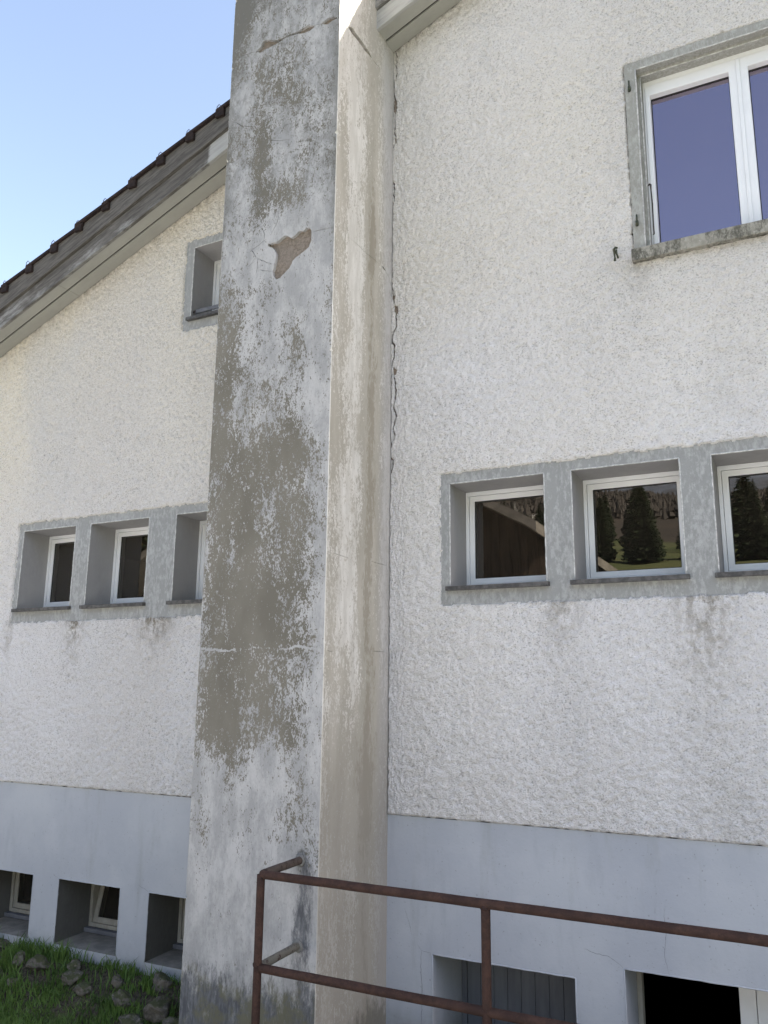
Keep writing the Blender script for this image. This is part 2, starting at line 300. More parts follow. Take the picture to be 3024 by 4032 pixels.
def m_ground():
    k = NM('meadow_ground', .95, .1)
    n = k.noise(3.2, 8, .7); f = k.noise(.06, 6, .6)
    c = k.mix(k.step(n, .35, .65), (.035,.05,.016), (.07,.10,.028))
    s = k.sep(); d = k.math('SQRT', k.math('ADD', k.math('MULTIPLY', s[0], s[0]), k.math('MULTIPLY', s[1], s[1])))
    c = k.mix(k.step(d, 9, 30), c, k.mix(k.step(f, .4, .6), (.095,.11,.045), (.125,.13,.055)))
    c = k.mix(k.step(k.math('ADD', d, k.math('MULTIPLY', f, 90)), 165, 190), c, k.mix(k.step(k.noise(.12, 6, .7), .4, .6), (.062,.054,.044), (.082,.068,.052)))
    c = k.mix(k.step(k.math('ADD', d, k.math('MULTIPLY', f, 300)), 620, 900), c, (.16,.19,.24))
    soil = k.math('MULTIPLY', k.step(k.math('ADD', s[1], k.math('MULTIPLY', k.noise(7, 5, .7), .5)), -.32, -.12), k.step(s[0], -3, -3.2))
    c = k.mix(soil, c, k.mix(k.step(k.noise(40, 5, .75), .4, .6), (.035,.03,.022), (.09,.078,.055)))
    ylim = k.step(s[0], -4.6, -3.9, -2.5, -1.75)
    bounce_ground = k.math('MULTIPLY', k.math('LESS_THAN', s[1], ylim), k.math('MULTIPLY', k.step(s[1], -17.0, -16.0), k.math('MULTIPLY', k.step(s[0], -19, -18.5), k.step(s[0], 7, 7.5, 1, 0))))
    bounce_col = k.mix(k.step(k.noise(38, 5, .7), .4, .6), (.365,.365,.36), (.505,.505,.50))
    c = k.mix(bounce_ground, c, bounce_col)  # unseen pale ground, added to bounce sunlight onto the facade
    k.color(c); k.bump(n, .6, .05); return k.m
def m_leaf(name, a, b, sc=3):
    k = NM(name, .7, .2); k.color(k.mix(k.step(k.noise(sc, 5, .7), .35, .65), a, b)); return k.m
def m_grass():
    k = NM('grass_blades', .6, .3)
    c = k.mix(k.step(k.noise(2.5, 4, .6), .35, .65), (.055,.105,.022), (.11,.19,.04))
    c = k.mix(k.step(k.noise(40, 2, .5), .6, .75, 0, .6), c, (.20,.19,.08)); k.color(c); return k.m

MT = dict(rough=m_roughcast(), surround=m_concrete('grey_cement_surround', (.36,.362,.355), (.20,.205,.195), (.47,.475,.47), .62),
    stone=m_concrete('grey_stone_surround', (.36,.36,.335), (.20,.195,.165), (.47,.475,.455), .55, 1.4),
    reveal=m_concrete('grey_reveal_paint', (.34,.335,.335), (.27,.26,.245), (.385,.38,.375), .2, .7), plinth=m_plinth(), front=m_chim_front(), side=m_chim_side(), mortar=m_mortar(), pvc=m_pvc(),
    rust=m_rust(), glass=m_glass('window_glass', .085, (1,.97,.92)), glass_up=m_glass('coated_window_glass', .24, (.90,.79,1)), barge=m_barge(), sill=m_stone_sill(), rock=m_stone(),
    ground=m_ground(), grass=m_grass(),
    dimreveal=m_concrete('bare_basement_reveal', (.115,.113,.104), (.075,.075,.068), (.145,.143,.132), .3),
    edge=m_simple('pale_worn_arris', (.40,.40,.39), (.66,.66,.64), 30, .85, .2, .3),
    crackdark=m_simple('crack_shadow', (.17,.175,.185), (.27,.28,.30), 60, .9, .1, 0),
    slate=m_simple('dark_slate_sill', (.05,.048,.047), (.115,.11,.105), 25, .6, .4, .3),
    soffit=m_simple('greenish_soffit_paint', (.32,.318,.285), (.36,.357,.32), 3, .75, .3, .1, (.4,1,1)),
    rub=m_simple('black_rubber_seal', (.012,.012,.012), (.02,.02,.02), 20, .5, .4, 0),
    tile=m_simple('dark_brown_roof_tile', (.018,.013,.013), (.038,.026,.022), 12, .85, .2, .5),
    wire=m_simple('dark_wire', (.02,.018,.016), (.045,.03,.022), 60, .7, .4, 0),
    green=m_simple('green_painted_iron', (.03,.045,.028), (.075,.07,.04), 60, .7, .4, .4),
    oldwood=m_simple('old_cream_window_wood', (.29,.275,.235), (.37,.355,.31), 12, .7, .3, .2, (1,1,.3)),
    sillb=m_simple('basement_sill_cement', (.19,.175,.15), (.27,.25,.215), 9, .9, .2, .4),
    greysill=m_simple('grey_sill_board', (.13,.135,.15), (.18,.185,.20), 14, .8, .3, .2),
    door=m_simple('grey_door_paint', (.13,.138,.16), (.155,.165,.185), 5, .6, .3, .12, (3,1,.4)),
    dark=m_simple('dark_interior', (.015,.014,.013), (.025,.023,.021), 3, .95, .1, 0),
    pit=m_concrete('stairwell_concrete', (.17,.17,.165), (.08,.085,.07), (.24,.24,.23)),
    barn=m_simple('brown_barn_board', (.045,.033,.024), (.12,.09,.066), 5, .85, .2, .5, (3,1,.22), .01),
    barnroof=m_simple('grey_barn_soffit', (.20,.18,.15), (.30,.27,.23), 4, .85, .2, .2, (1,.3,1)),
    bark=m_simple('spruce_bark', (.05,.038,.028), (.10,.08,.06), 6, .95, .1, .6), birch=m_simple('birch_bark', (.12,.11,.10), (.62,.60,.56), 4, .8, .2, .3, (1,1,.5)),
    needle=m_leaf('spruce_needles', (.012,.022,.010), (.035,.05,.018), 1.4), bush=m_leaf('autumn_larch_needles', (.10,.07,.02), (.17,.12,.03), 1.4))

# ------------------------------------------------------------------ value noise for displaced sheets
def vnoise(x, z, cell, seed):
    g = np.random.default_rng(seed).random((1024, 1024))
    a = x/cell+500.3; b = z/cell+500.7
    i = np.floor(a).astype(int); j = np.floor(b).astype(int); u = a-i; v = b-j
    u = u*u*(3-2*u); v = v*v*(3-2*v); i %= 1023; j %= 1023
    return (g[i, j]*(1-u)+g[i+1, j]*u)*(1-v)+(g[i, j+1]*(1-u)+g[i+1, j+1]*u)*v
def np_mesh(name, co, quads, mat, parent=None, smooth=True, attrs=None, tri=False):
    me = bpy.data.meshes.new(name); n = 3 if tri else 4
    me.vertices.add(len(co)); me.vertices.foreach_set('co', co.astype(np.float32).ravel())
    me.loops.add(len(quads)*n); me.loops.foreach_set('vertex_index', quads.astype(np.int32).ravel())
    me.polygons.add(len(quads)); me.polygons.foreach_set('loop_start', np.arange(0, len(quads)*n, n, dtype=np.int32))
    me.polygons.foreach_set('use_smooth', np.full(len(quads), smooth))
    me.update(calc_edges=True); me.validate()
    for k, v in (attrs or {}).items():
        a = me.attributes.new(k, 'FLOAT', 'POINT'); a.data.foreach_set('value', v.astype(np.float32).ravel())
    me.materials.append(mat); o = bpy.data.objects.new(name, me); return link(o, parent)
def in_poly(px, py, P):
    ins = np.zeros(len(px), bool); n = len(P)
    for i in range(n):
        x0, y0 = P[i]; x1, y1 = P[(i+1)%n]
        if y0 == y1: continue
        c = ((y0 > py) != (y1 > py)) & (px < (x1-x0)*(py-y0)/(y1-y0)+x0); ins ^= c
    return ins
def seg_dist(px, py, L):
    d = np.full(px.shape, 9.)
    for (a, b), (c, e) in zip(L[:-1], L[1:]):
        vx, vy = c-a, e-b; l2 = vx*vx+vy*vy+1e-12
        t = np.clip(((px-a)*vx+(py-b)*vy)/l2, 0, 1); d = np.minimum(d, np.hypot(px-a-t*vx, py-b-t*vy))
    return d

# ================================================================== THE HOUSE
house = empty('house', (0, 0, -2), 'white roughcast gabled house with a grey-blue plinth and a weathered chimney shaft', 'house')
house_inv = Matrix.Translation((0, 0, 2))
_l = link
def link(o, parent=None):                       # children of the house keep their world coordinates
    COL.objects.link(o)
    if parent:
        o.parent = parent
        if parent is house: o.matrix_parent_inverse = house_inv
    return o
# --- window openings on the facade: rectangles of smooth surround in the roughcast
ZBT, ZBB, ZOT, ZOB = 1.4217, .5542, 1.3568, .6583
W = .6435
left_w = [(-6.2205,-5.5786), (-5.4065,-4.7577), (-4.4756,-3.832)]
right_w = [(-2.131,-1.4881), (-1.3143,-.6719), (-.4975,.146), (.32,.9635)]
RECTS = [(-6.272,-3.74,ZBB,ZBT), (-2.191,1.03,ZBB,ZBT), (-.8547,.5027,2.70,4.0752), (-4.5372,-3.745,2.9173,3.7364)]
# --- roughcast wall: displaced sheet
def roughcast(x0, x1, fine):
    if fine:
        xs = np.concatenate([np.arange(x0, CR+.001, .009), np.arange(CR+.003, -2.46, .0042), np.arange(-2.46, x1, .009)])
    else: xs = np.arange(x0, x1+.01, .06)
    dz = .009 if fine else .06
    zs = np.arange(ZP, roofz(min(x1, GAB))+.05 if x1 < GAB+.1 else roofz(GAB)+.05, dz)
    X, Z = np.meshgrid(xs, zs, indexing='ij'); nx, nz = X.shape
    if fine: X = X.copy(); wob = np.where((X > CR-.01) & (X < -2.45), 0, 1.); X += (np.random.default_rng(3).random(X.shape)-.5)*.005*wob
    b_ = np.random.default_rng(17+nx).random((nx+2, nz+2)); b_ = b_[:-2]+b_[2:]+2*b_[1:-1]; b_ = b_[:,:-2]+b_[:,2:]+2*b_[:,1:-1]
    h = (b_-b_.mean())/b_.std()+.75*(vnoise(X*.97+Z*.31, Z*.95-X*.31, .0257, 3)-.5)/.22*.6+(vnoise(X, Z, .11, 5)-.5)*.9
    h = (h-h.mean())/h.std(); h = np.tanh(h*.9)
    low = np.clip(vnoise(X, Z, .5, 4)-.5, -1, 1)*.004
    Y = -.008-h*.0062-low
    pit = np.clip((-h-.70)*1.8, 0, 1)
    crack = np.zeros_like(X)
    if fine:
        near = (X > -2.62) & (X < -2.44)
        cx, cz = X[near], Z[near]; val = np.zeros(cx.shape)
        jw = .0026+.0034*vnoise(cz, cz*0, .11, 9)
        for L in TR['wline']: val = np.maximum(val, np.clip(1.6-seg_dist(cx+(vnoise(cz, cz*0, .03, 12)-.5)*.012, cz, L)/jw, 0, 1))
        chipv = np.zeros(cx.shape)
        for P in TR['wpoly']: chipv = np.maximum(chipv, in_poly(cx+(vnoise(cx, cz, .02, 13)-.5)*.010, cz, P)*1.)
        joint = np.where((cz < 1.3) | ((cz > 2.95) & (cz < 3.56)) | (cz < 2.2), .0045, .001)
        val = np.maximum(val, (cx < CR+joint)*.95)
        crack[near] = val*(1-chipv*.8); chipa = np.zeros_like(X); chipa[near] = chipv; Y = Y+np.maximum(crack*.024, chipa*.018); pit = pit*(1-crack)*(1-chipa)
        bare = np.zeros_like(X)
    stain_shade = np.zeros_like(X)
    for sxx, w_, top, L_, am in [(-5.49,.10,ZBB,.20,1.2), (-4.61,.17,ZBB,.18,1.1), (-1.40,.13,ZBB,.30,.55), (-.59,.16,ZBB,.42,.75), (-6.27,.05,ZBB,.3,.5), (-.84,.10,2.66,.16,.5), (.0,.8,2.64,.05,.35)]:
        stain_shade = np.maximum(stain_shade, 1.3*am*np.exp(-((X-sxx)/w_)**2)*np.exp(-np.clip(top-Z, 0, 9)/L_)*(Z < top+.02))
    stain_shade = np.maximum(stain_shade, .5*np.exp(-np.clip(roofz0(X)-Z, 0, 9)/.10))  # band under the soffit: dirt plus eaves shade put into the colour
    cream = np.clip((Z-.2)/3.0, 0, 1)*np.where(X < -3, 1.0, .34)
    cream = np.clip(cream+(vnoise(X, Z, .9, 6)-.5)*.35, 0, 1)
    if fine: Z = Z.copy(); Z[:,0] += (vnoise(X[:,0], X[:,0]*0, .03, 14)-.5)*.012
    co = np.stack([X, Y, Z], -1).reshape(-1, 3)
    idx = np.arange(nx*nz).reshape(nx, nz)
    q = np.stack([idx[:-1,:-1], idx[1:,:-1], idx[1:,1:], idx[:-1,1:]], -1).reshape(-1, 4)
    c = co[q].mean(1); jag = (vnoise(c[:,0], c[:,2], .03, 7)-.5)*(.018 if fine else 0)
    keep = c[:,2] < roofz0(c[:,0])+.02
    for a, b, lo_, hi in RECTS:
        keep &= ~((c[:,0] > a+jag) & (c[:,0] < b-jag) & (c[:,2] > lo_+jag) & (c[:,2] < hi-jag))
    keep &= ~((c[:,0] > CL+.03) & (c[:,0] < CR-.01))
    q = q[keep]
    # vertices on a cut edge sink to the surround, which gives the coat its thickness
    cnt = np.bincount(q.ravel(), minlength=len(co)); e = (cnt > 0) & (cnt < 4); co[e,1] = .012
    used = np.unique(q); mp = np.full(len(co), -1); mp[used] = np.arange(len(used)); q = mp[q]
    at = dict(pit=pit, crack=crack, stain_shade=stain_shade, cream=cream)
    if fine: at['chip'] = chipa
    at = {k: v.reshape(-1)[used] for k, v in at.items()}
    return co[used], q, at
def roofz0(x): return np.where(x <= GAB, 5.907+.4143*x, 5.907+.4143*(2*GAB-x))
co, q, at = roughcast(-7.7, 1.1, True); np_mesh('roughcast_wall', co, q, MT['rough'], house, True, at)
wl_ = [(-9.5,.004,ZP),(-7.69,.004,ZP),(-7.69,.004,zr(-7.69)),(-9.5,.004,zr(-9.5)), (1.09,.004,ZP),(21.5,.004,ZP),(21.5,.004,roofz(21.5)),(GAB,.004,zr(GAB)),(1.09,.004,zr(1.09))]
o = mesh_obj('roughcast_wall', wl_, [(0,1,2,3),(4,5,6,7,8)], MT['rough'], house)
# body behind the facade: side walls, back wall, floor, attic closure
bdy = MB(); X0, X1, Y1 = -9.5, 21.5, 9.
bdy.add([(X0,.01,-3.4),(X1,.01,-3.4),(X1,Y1,-3.4),(X0,Y1,-3.4),(X0,.01,zr(X0)),(X1,.01,roofz(X1)),(X1,Y1,roofz(X1)),(X0,Y1,zr(X0)),(GAB,.01,zr(GAB)),(GAB,Y1,zr(GAB))],
        [(0,1,2,3),(0,3,7,4),(1,5,6,2),(3,2,6,9,7),(4,7,9,8),(8,9,6,5)])
bdy.build('rear_wall', MT['dark'], house)
bdy2 = MB().add([(X0-.02,.01,-3.4),(X1+.02,.01,-3.4),(X1+.02,Y1+.02,-3.4),(X0-.02,Y1+.02,-3.4),(X0-.02,.01,zr(X0)),(X1+.02,.01,roofz(X1)),(X1+.02,Y1+.02,roofz(X1)),(X0-.02,Y1+.02,zr(X0)),(GAB,Y1+.02,zr(GAB))],
        [(0,3,7,4),(1,5,6,2),(3,2,6,8,7)]).build('side_wall', MT['rough'], house)

def ribbon(L, w0):
    pts = []
    for (a, b), (c, d) in zip(L[:-1], L[1:]):
        n = max(1, int(math.hypot(c-a, d-b)/.014)); pts += [(a+(c-a)*i/n, b+(d-b)*i/n) for i in range(n)]
    pts.append(tuple(L[-1])); up = []; dn = []
    for i, (x, y) in enumerate(pts):
        p, q_ = pts[max(i-1, 0)], pts[min(i+1, len(pts)-1)]; tx, ty = q_[0]-p[0], q_[1]-p[1]; l_ = math.hypot(tx, ty) or 1
        j = mnoise.noise(Vector((x*45, y*45, 3)))*.006; w_ = w0*(.35+.65*min(1, 4*i/len(pts), 4*(len(pts)-1-i)/len(pts)))*(.7+.6*abs(mnoise.noise(Vector((x*20, y*20, 5)))))
        up.append((x-ty/l_*(w_+j), y+tx/l_*(w_+j))); dn.append((x-ty/l_*(j-w_), y+tx/l_*(j-w_)))
    return up+dn[::-1]
# --- flat faces with openings and reveals
def pierced(name, x0, x1, z0, z1, y, holes, mat, parent=None, step=.25, round_=.004, out=None):
    xs = sorted(set([x0, x1]+[h[0] for h in holes]+[h[1] for h in holes])); zs = sorted(set([z0, z1]+[h[2] for h in holes]+[h[3] for h in holes]))
    def sub(a):
        r = []
        for p, q_ in zip(a[:-1], a[1:]):
            n = max(1, int((q_-p)/step)); r += [p+(q_-p)*i/n for i in range(n)]
        return r+[a[-1]]
    xs, zs = sub(xs), sub(zs); V = {}; vl = []; F = []
    def vid(i, j):
        if (i, j) not in V: V[(i, j)] = len(vl); vl.append((xs[i], y, zs[j]))
        return V[(i, j)]
    for i in range(len(xs)-1):
        for j in range(len(zs)-1):
            cx, cz = (xs[i]+xs[i+1])/2, (zs[j]+zs[j+1])/2
            if any(h[0] < cx < h[1] and h[2] < cz < h[3] for h in holes): continue
            F.append((vid(i, j), vid(i+1, j), vid(i+1, j+1), vid(i, j+1)))
    return mesh_obj(name, vl, F, mat, parent)
def reveal(x0, x1, z0, z1, y0, y1, mat, parent, zi=None, name='reveal', floor=None):
    """four faces of a recess; zi = height of the inner floor edge when it slopes"""
    zi = z0 if zi is None else zi
    m = MB(); e = .0
    n = 6
    def strip(a, b, c, d):
        V = []; F = []
        for i in range(n+1):
            t = i/n; V += [tuple(Vector(a).lerp(Vector(b), t)), tuple(Vector(d).lerp(Vector(c), t))]
        for i in range(n): F.append((2*i, 2*i+2, 2*i+3, 2*i+1))
        m.add(V, F)
    strip((x0,y0,z0),(x0,y0,z1),(x0,y1,z1),(x0,y1,zi)); strip((x1,y0,z1),(x1,y0,z0),(x1,y1,zi),(x1,y1,z1)); strip((x0,y0,z1),(x1,y0,z1),(x1,y1,z1),(x0,y1,z1))
    o = m.build(name, mat, parent)
    f = MB().add([(x0,y0,z0),(x1,y0,z0),(x1,y1,zi),(x0,y1,zi)], [(0,1,2,3)]).build('recess_floor', floor or mat, parent)
    return o

# small corner roll along each opening edge keeps the arrises from being knife-sharp
def arris(x0, x1, z0, z1, y, mat, parent, m2=None):
    m = MB(); r = .0045
    pts = [(x0,z0),(x0,z1),(x1,z1),(x1,z0)]
    for (a, b), (c, d) in zip(pts[:-1], pts[1:]):
        k = 24; P = [(a+(c-a)*i/k+random.uniform(-.0012,.0012), y+.0012+random.uniform(-.001,.001), b+(d-b)*i/k+random.uniform(-.0012,.0012)) for i in range(k+1)]
        m.tube(P, r, 6, True)
    m.build('arris', m2 or MT['edge'], parent, smooth=True)

def make_window(x0, x1, z0, z1, y, parent=house, label=None, slots=True, fmat=None, sash_t=.036, frame=(.022,.022,.045,.028), gl='glass', tilt=0):
    fmat = fmat or MT['pvc']
    l, r, b, t = frame
    wn = ring(x0, x1, z0, z1, l, r, b, t, y, y+.07).build('window', fmat, parent, .003)
    if label: wn['label'] = label
    yi = y+.010; s = sash_t
    sx0, sx1, sz0, sz1 = x0+l+.002, x1-r-.002, z0+b+.002, z1-t-.002
    piv = empty_none = None
    sa = ring(0, sx1-sx0, 0, sz1-sz0, s, s, s, s, 0, .06).build('sash', fmat, wn, .004)
    sa.location = (sx0, yi, sz0); sa.rotation_euler.x = tilt
    m = MB().add([(s-.003,.014,s-.003),(sx1-sx0-s+.003,.014,s-.003),(sx1-sx0-s+.003,.014,sz1-sz0-s+.003),(s-.003,.014,sz1-sz0-s+.003)], [(0,1,2,3)]).build('pane', MT[gl], wn)
    m.location = sa.location; m.rotation_euler = sa.rotation_euler
    g = ring(s-.001, sx1-sx0-s+.001, s-.001, sz1-sz0-s+.001, .005, .005, .005, .005, .009, .0135).build('seal', MT['rub'], wn)
    g.location = sa.location; g.rotation_euler = sa.rotation_euler
    if slots:
        for fx in (.25, .78):
            cx = x0+(x1-x0)*fx
            MB().box(cx-.016, cx+.016, y-.0025, y+.004, z0+.012, z0+.019).build('drain_slot', MT['rub'], wn, .001)
    return wn
def slate_sill(x0, x1, z, y1, parent):
    m = MB().add([(x0-.02,-.034,z-.032),(x1+.02,-.034,z-.032),(x1+.02,y1,z-.014),(x0-.02,y1,z-.014),(x0-.02,-.034,z-.004),(x1+.02,-.034,z-.004),(x1+.02,y1,z+.006),(x0-.02,y1,z+.006)],
                 [(0,3,2,1),(4,5,6,7),(0,1,5,4),(1,2,6,5),(2,3,7,6),(3,0,4,7)])
    return m.build('window_sill', MT['slate'], parent, .002)

YS = .004                                        # face of the cement surrounds
DR = .281
for rect, ws in ((RECTS[0], left_w), (RECTS[1], right_w)):
    holes = [(a, b, ZOB, ZOT) for a, b in ws]
    s_ = pierced('window_surround', rect[0]-.02, rect[1]+.02, rect[2]-.02, rect[3]+.02, YS, holes, MT['surround'], house)
    for a, b in ws:
        reveal(a, b, ZOB, ZOT, YS, DR+.07, MT['reveal'], s_); arris(a, b, ZOB, ZOT, YS, MT['surround'], s_)
        wn = make_window(a+.002, b-.002, ZOB+.012, ZOT-.002, DR)
        slate_sill(a, b, ZOB+.014, DR+.002, wn)
# --- small upper left window behind the chimney
ZS0, ZS1 = 3.0135, 3.6712
s_ = pierced('window_surround', -4.5572, -3.72, 2.8973, 3.7564, YS, [(-4.4623,-3.82,ZS0,ZS1)], MT['surround'], house)
reveal(-4.4623, -3.82, ZS0, ZS1, YS, .33, MT['reveal'], s_); arris(-4.4623, -3.82, ZS0, ZS1, YS, MT['surround'], s_)
wn = make_window(-4.46, -3.822, ZS0+.012, ZS1-.002, .262, slots=False); slate_sill(-4.4623, -3.82, ZS0+.014, .262, wn)
rail_ = MB().box(-4.45, -3.83, .035, .047, 3.078, 3.112).build('guard_bar', MT['greysill'], house, .003)
for bx in (-4.455, -3.835): MB().box(bx-.007, bx+.018, .030, .052, 3.085, 3.104).build('bracket', MT['wire'], rail_, .002)
# --- large upper right window, two casements
UX0, UX1, UZ0, UZ1 = -.7836, .4296, 2.735, 4.0159
s_ = pierced('window_surround', -.8547, .5007, 2.72, 4.0752, -.012, [(UX0,UX1,2.72,UZ1)], MT['stone'], house)
for args in [((-.8547,-.012,2.72),(-.8547,-.012,4.0752),(-.8547,.02,4.0752),(-.8547,.02,2.72)), ((-.8547,-.012,4.0752),(.5007,-.012,4.0752),(.5007,.02,4.0752),(-.8547,.02,4.0752)), ((.5007,-.012,4.0752),(.5007,-.012,2.72),(.5007,.02,2.72),(.5007,.02,4.0752))]:
    MB().add(args, [(0,1,2,3)]).build('surround_edge', MT['stone'], s_)
RB = .018
reveal(UX0, UX1, 2.72, UZ1, -.012, .045, MT['stone'], s_)                     # shutter rebate
m = MB().add([(UX0,.045,2.72),(UX0+RB,.045,2.72),(UX0+RB,.045,UZ1-RB),(UX0,.045,UZ1),(UX1,.045,2.72),(UX1-RB,.045,2.72),(UX1-RB,.045,UZ1-RB),(UX1,.045,UZ1)], [(0,1,2,3),(3,2,6,7),(4,7,6,5)]).build('rebate', MT['stone'], s_)
reveal(UX0+RB, UX1-RB, 2.72, UZ1-RB, .045, .20, MT['stone'], s_)
arris(UX0, UX1, 2.72, UZ1, -.012, MT['stone'], s_); arris(UX0+RB, UX1-RB, 2.72, UZ1-RB, .045, MT['stone'], s_)
yw = .12; ux0, ux1, uz0, uz1 = UX0+RB+.001, UX1-RB-.001, 2.72, UZ1-RB+.02
wn = ring(ux0, ux1, uz0, uz1, .012, .012, .03, .05, yw, yw+.07).build('window', MT['pvc'], house, .003)
wn['label'] = 'large white two-casement window reflecting the violet-blue sky'
mid = -.177
for a, b, sl_, sr_ in ((ux0+.013, mid-.002, .031, .055), (mid+.002, ux1-.013, .055, .031)):
    z0_, z1_ = uz0+.032, uz1-.053; s = .048; st_ = z1_-3.888
    ring(a, b, z0_, z1_, sl_, sr_, s, st_, yw-.006, yw+.055).build('sash', MT['pvc'], wn, .005)
    MB().add([(a+sl_-.003,yw+.048,z0_+s-.003),(b-sr_+.003,yw+.048,z0_+s-.003),(b-sr_+.003,yw+.048,z1_-st_+.003),(a+sl_-.003,yw+.048,z1_-st_+.003)], [(0,1,2,3)]).build('pane', MT['glass_up'], wn)
    ring(a+sl_-.001, b-sr_+.001, z0_+s-.001, z1_-st_+.001, .006, .006, .006, .006, yw+.040, yw+.0475).build('seal', MT['rub'], wn)
MB().box(mid-.012, mid+.012, yw-.013, yw-.0075, uz0+.04, uz1-.06).build('astragal', MT['pvc'], wn, .003)
m = MB().add([(-.866,-.055,2.640),(.513,-.055,2.640),(.513,.20,2.650),(-.866,.20,2.650),(-.866,-.055,2.722),(.513,-.055,2.722),(.513,.20,2.744),(-.866,.20,2.744)],
             [(0,3,2,1),(4,5,6,7),(0,1,5,4),(1,2,6,5),(2,3,7,6),(3,0,4,7)])
sl = m.build('window_sill', MT['sill'], wn, .005); sl['label'] = 'grey stone sill blackened and spotted with pale lichen'
for hz in (3.878, 2.907):
    hp = MB().tube([(-.825,-.030,hz-.018),(-.825,-.030,hz+.055)], .0055, 10).tube([(-.825,-.030,hz-.022),(-.825,-.030,hz+.012)], .0095, 10).tube([(-.825,-.030,hz-.005),(-.825,.0,hz-.005)], .006, 8)
    hp.build('shutter_hinge_pin', MT['green'], house, smooth=True)
sh = MB().tube([(-.965,.01,2.735),(-.965,-.045,2.735)], .006, 8).tube([(-.950,-.045,2.755),(-.963,-.048,2.760),(-.972,-.048,2.748),(-.972,-.046,2.722),(-.969,-.046,2.695),(-.970,-.046,2.672)], [.006,.0085,.008,.0055,.005,.0085], 10)
sh.tube([(-.958,-.046,2.745),(-.957,-.046,2.715),(-.949,-.046,2.685)], [.006,.005,.006], 8).build('shutter_holder', MT['green'], house, smooth=True)
MB().tube([(-.757,.048,3.190),(-.744,.036,3.192),(-.738,.034,3.185),(-.738,.036,3.150),(-.735,.038,3.05),(-.737,.040,2.90),(-.736,.040,2.842),(-.742,.038,2.838)], [.004,.006,.006,.0042,.004,.004,.004,.004], 8).build('stay_hook', MT['wire'], house, smooth=True)

# --- plinth with basement openings
DZ, DZ2 = -1.5405, -1.4545
BZ = -1.4402
base = [(-6.36,-5.7119,-1.906,BZ), (-5.4325,-4.7906,-1.906,BZ), (-4.5164,-3.87,-1.906,BZ)]
doors = [(-2.2626,-1.3943,-3.35,DZ), (-1.1256,.05,-2.55,DZ2)]
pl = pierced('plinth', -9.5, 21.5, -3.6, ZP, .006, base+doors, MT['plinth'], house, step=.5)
for a, b, z0, z1 in base+doors: arris(a, b, z0, z1, .006, MT['plinth'], pl, MT['plinth'])
def hairline(P, w_=.0016):
    rib = ribbon(P, w_); n = len(rib)//2; V = [(x, .0052, z) for x, z in rib]
    mesh_obj('hairline_crack', V, [(i, i+1, 2*n-2-i, 2*n-1-i) for i in range(n-1)], MT['crackdark'], pl)
hairline([(-2.36,-1.50),(-2.335,-1.53),(-2.34,-1.62),(-2.33,-1.75),(-2.335,-1.9),(-2.33,-2.05)]); hairline([(-2.335,-1.53),(-2.27,-1.535)], .0012)
hairline([(-1.34,-1.385),(-1.27,-1.40),(-1.20,-1.405),(-1.13,-1.45)]); hairline([(-.90,-1.12),(-.895,-1.24),(-.91,-1.36),(-.89,-1.45)], .0011)
hairline([(-2.45,-1.30),(-2.42,-1.38),(-2.40,-1.45)], .0011); hairline([(-4.62,-1.40),(-4.56,-1.42),(-4.52,-1.44)], .0012); hairline([(-5.50,-1.415),(-5.44,-1.44)], .0012)
for i, (a, b, z0, z1) in enumerate(base):
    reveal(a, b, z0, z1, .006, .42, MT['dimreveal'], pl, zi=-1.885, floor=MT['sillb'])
    MB().box(a+.001, b-.001, .30, .345, -1.886, -1.856).build('sill_board', MT['greysill'], pl, .002)
    if i != 1: make_window(a+.002, b-.002, -1.855, z1-.002, .345, slots=False, fmat=MT['oldwood'], sash_t=.042, frame=(.03,.03,.03,.03))
    else: make_window(a+.002, b-.002, -1.855, z1-.002, .345, slots=False, fmat=MT['oldwood'], sash_t=.042, frame=(.03,.03,.03,.03), tilt=-.22, label='basement window with its cream sash tilted inward')
a, b, z0, z1 = doors[0]
reveal(a, b, z0, z1, .006, .50, MT['plinth'], pl, floor=MT['pit'])
dr = ring(a+.001, b-.001, z0, z1-.001, .035, .035, .05, .035, .455, .50).build('basement_door', MT['door'], house, .003)
px = a+.038
while px < b-.04:
    wpl = min(.0885, b-.038-px)
    MB().box(px, px+wpl-.0015, .468, .49, z0+.05, z1-.037).build('plank', MT['door'], dr, .003); px += .0895
MB().box(a+.03, b-.03, .492, .50, z0+.03, z1-.03).build('backing_board', MT['rub'], dr)
a, b, z0, z1 = doors[1]
reveal(a, b, z0, z1, .006, .50, MT['plinth'], pl, floor=MT['pit'])
wn = ring(a+.001, b-.001, z0, z1-.001, .028, .03, .05, .03, .30, .36).build('window', MT['oldwood'], house, .003); wn['label'] = 'dark open basement window with a white casement folded to the right'
mz = MB().box(-.585, -.50, .305, .35, z0+.052, z1-.032).build('casement_stile', MT['pvc'], wn, .004)
ring(-.497, b-.033, z0+.052, z1-.032, .06, .06, .07, .06, .306, .352).build('sash', MT['pvc'], wn, .004)
MB().add([(-.44,.33,z0+.12),(b-.09,.33,z0+.12),(b-.09,.33,z1-.09),(-.44,.33,z1-.09)], [(0,1,2,3)]).build('pane', MT['glass'], wn)

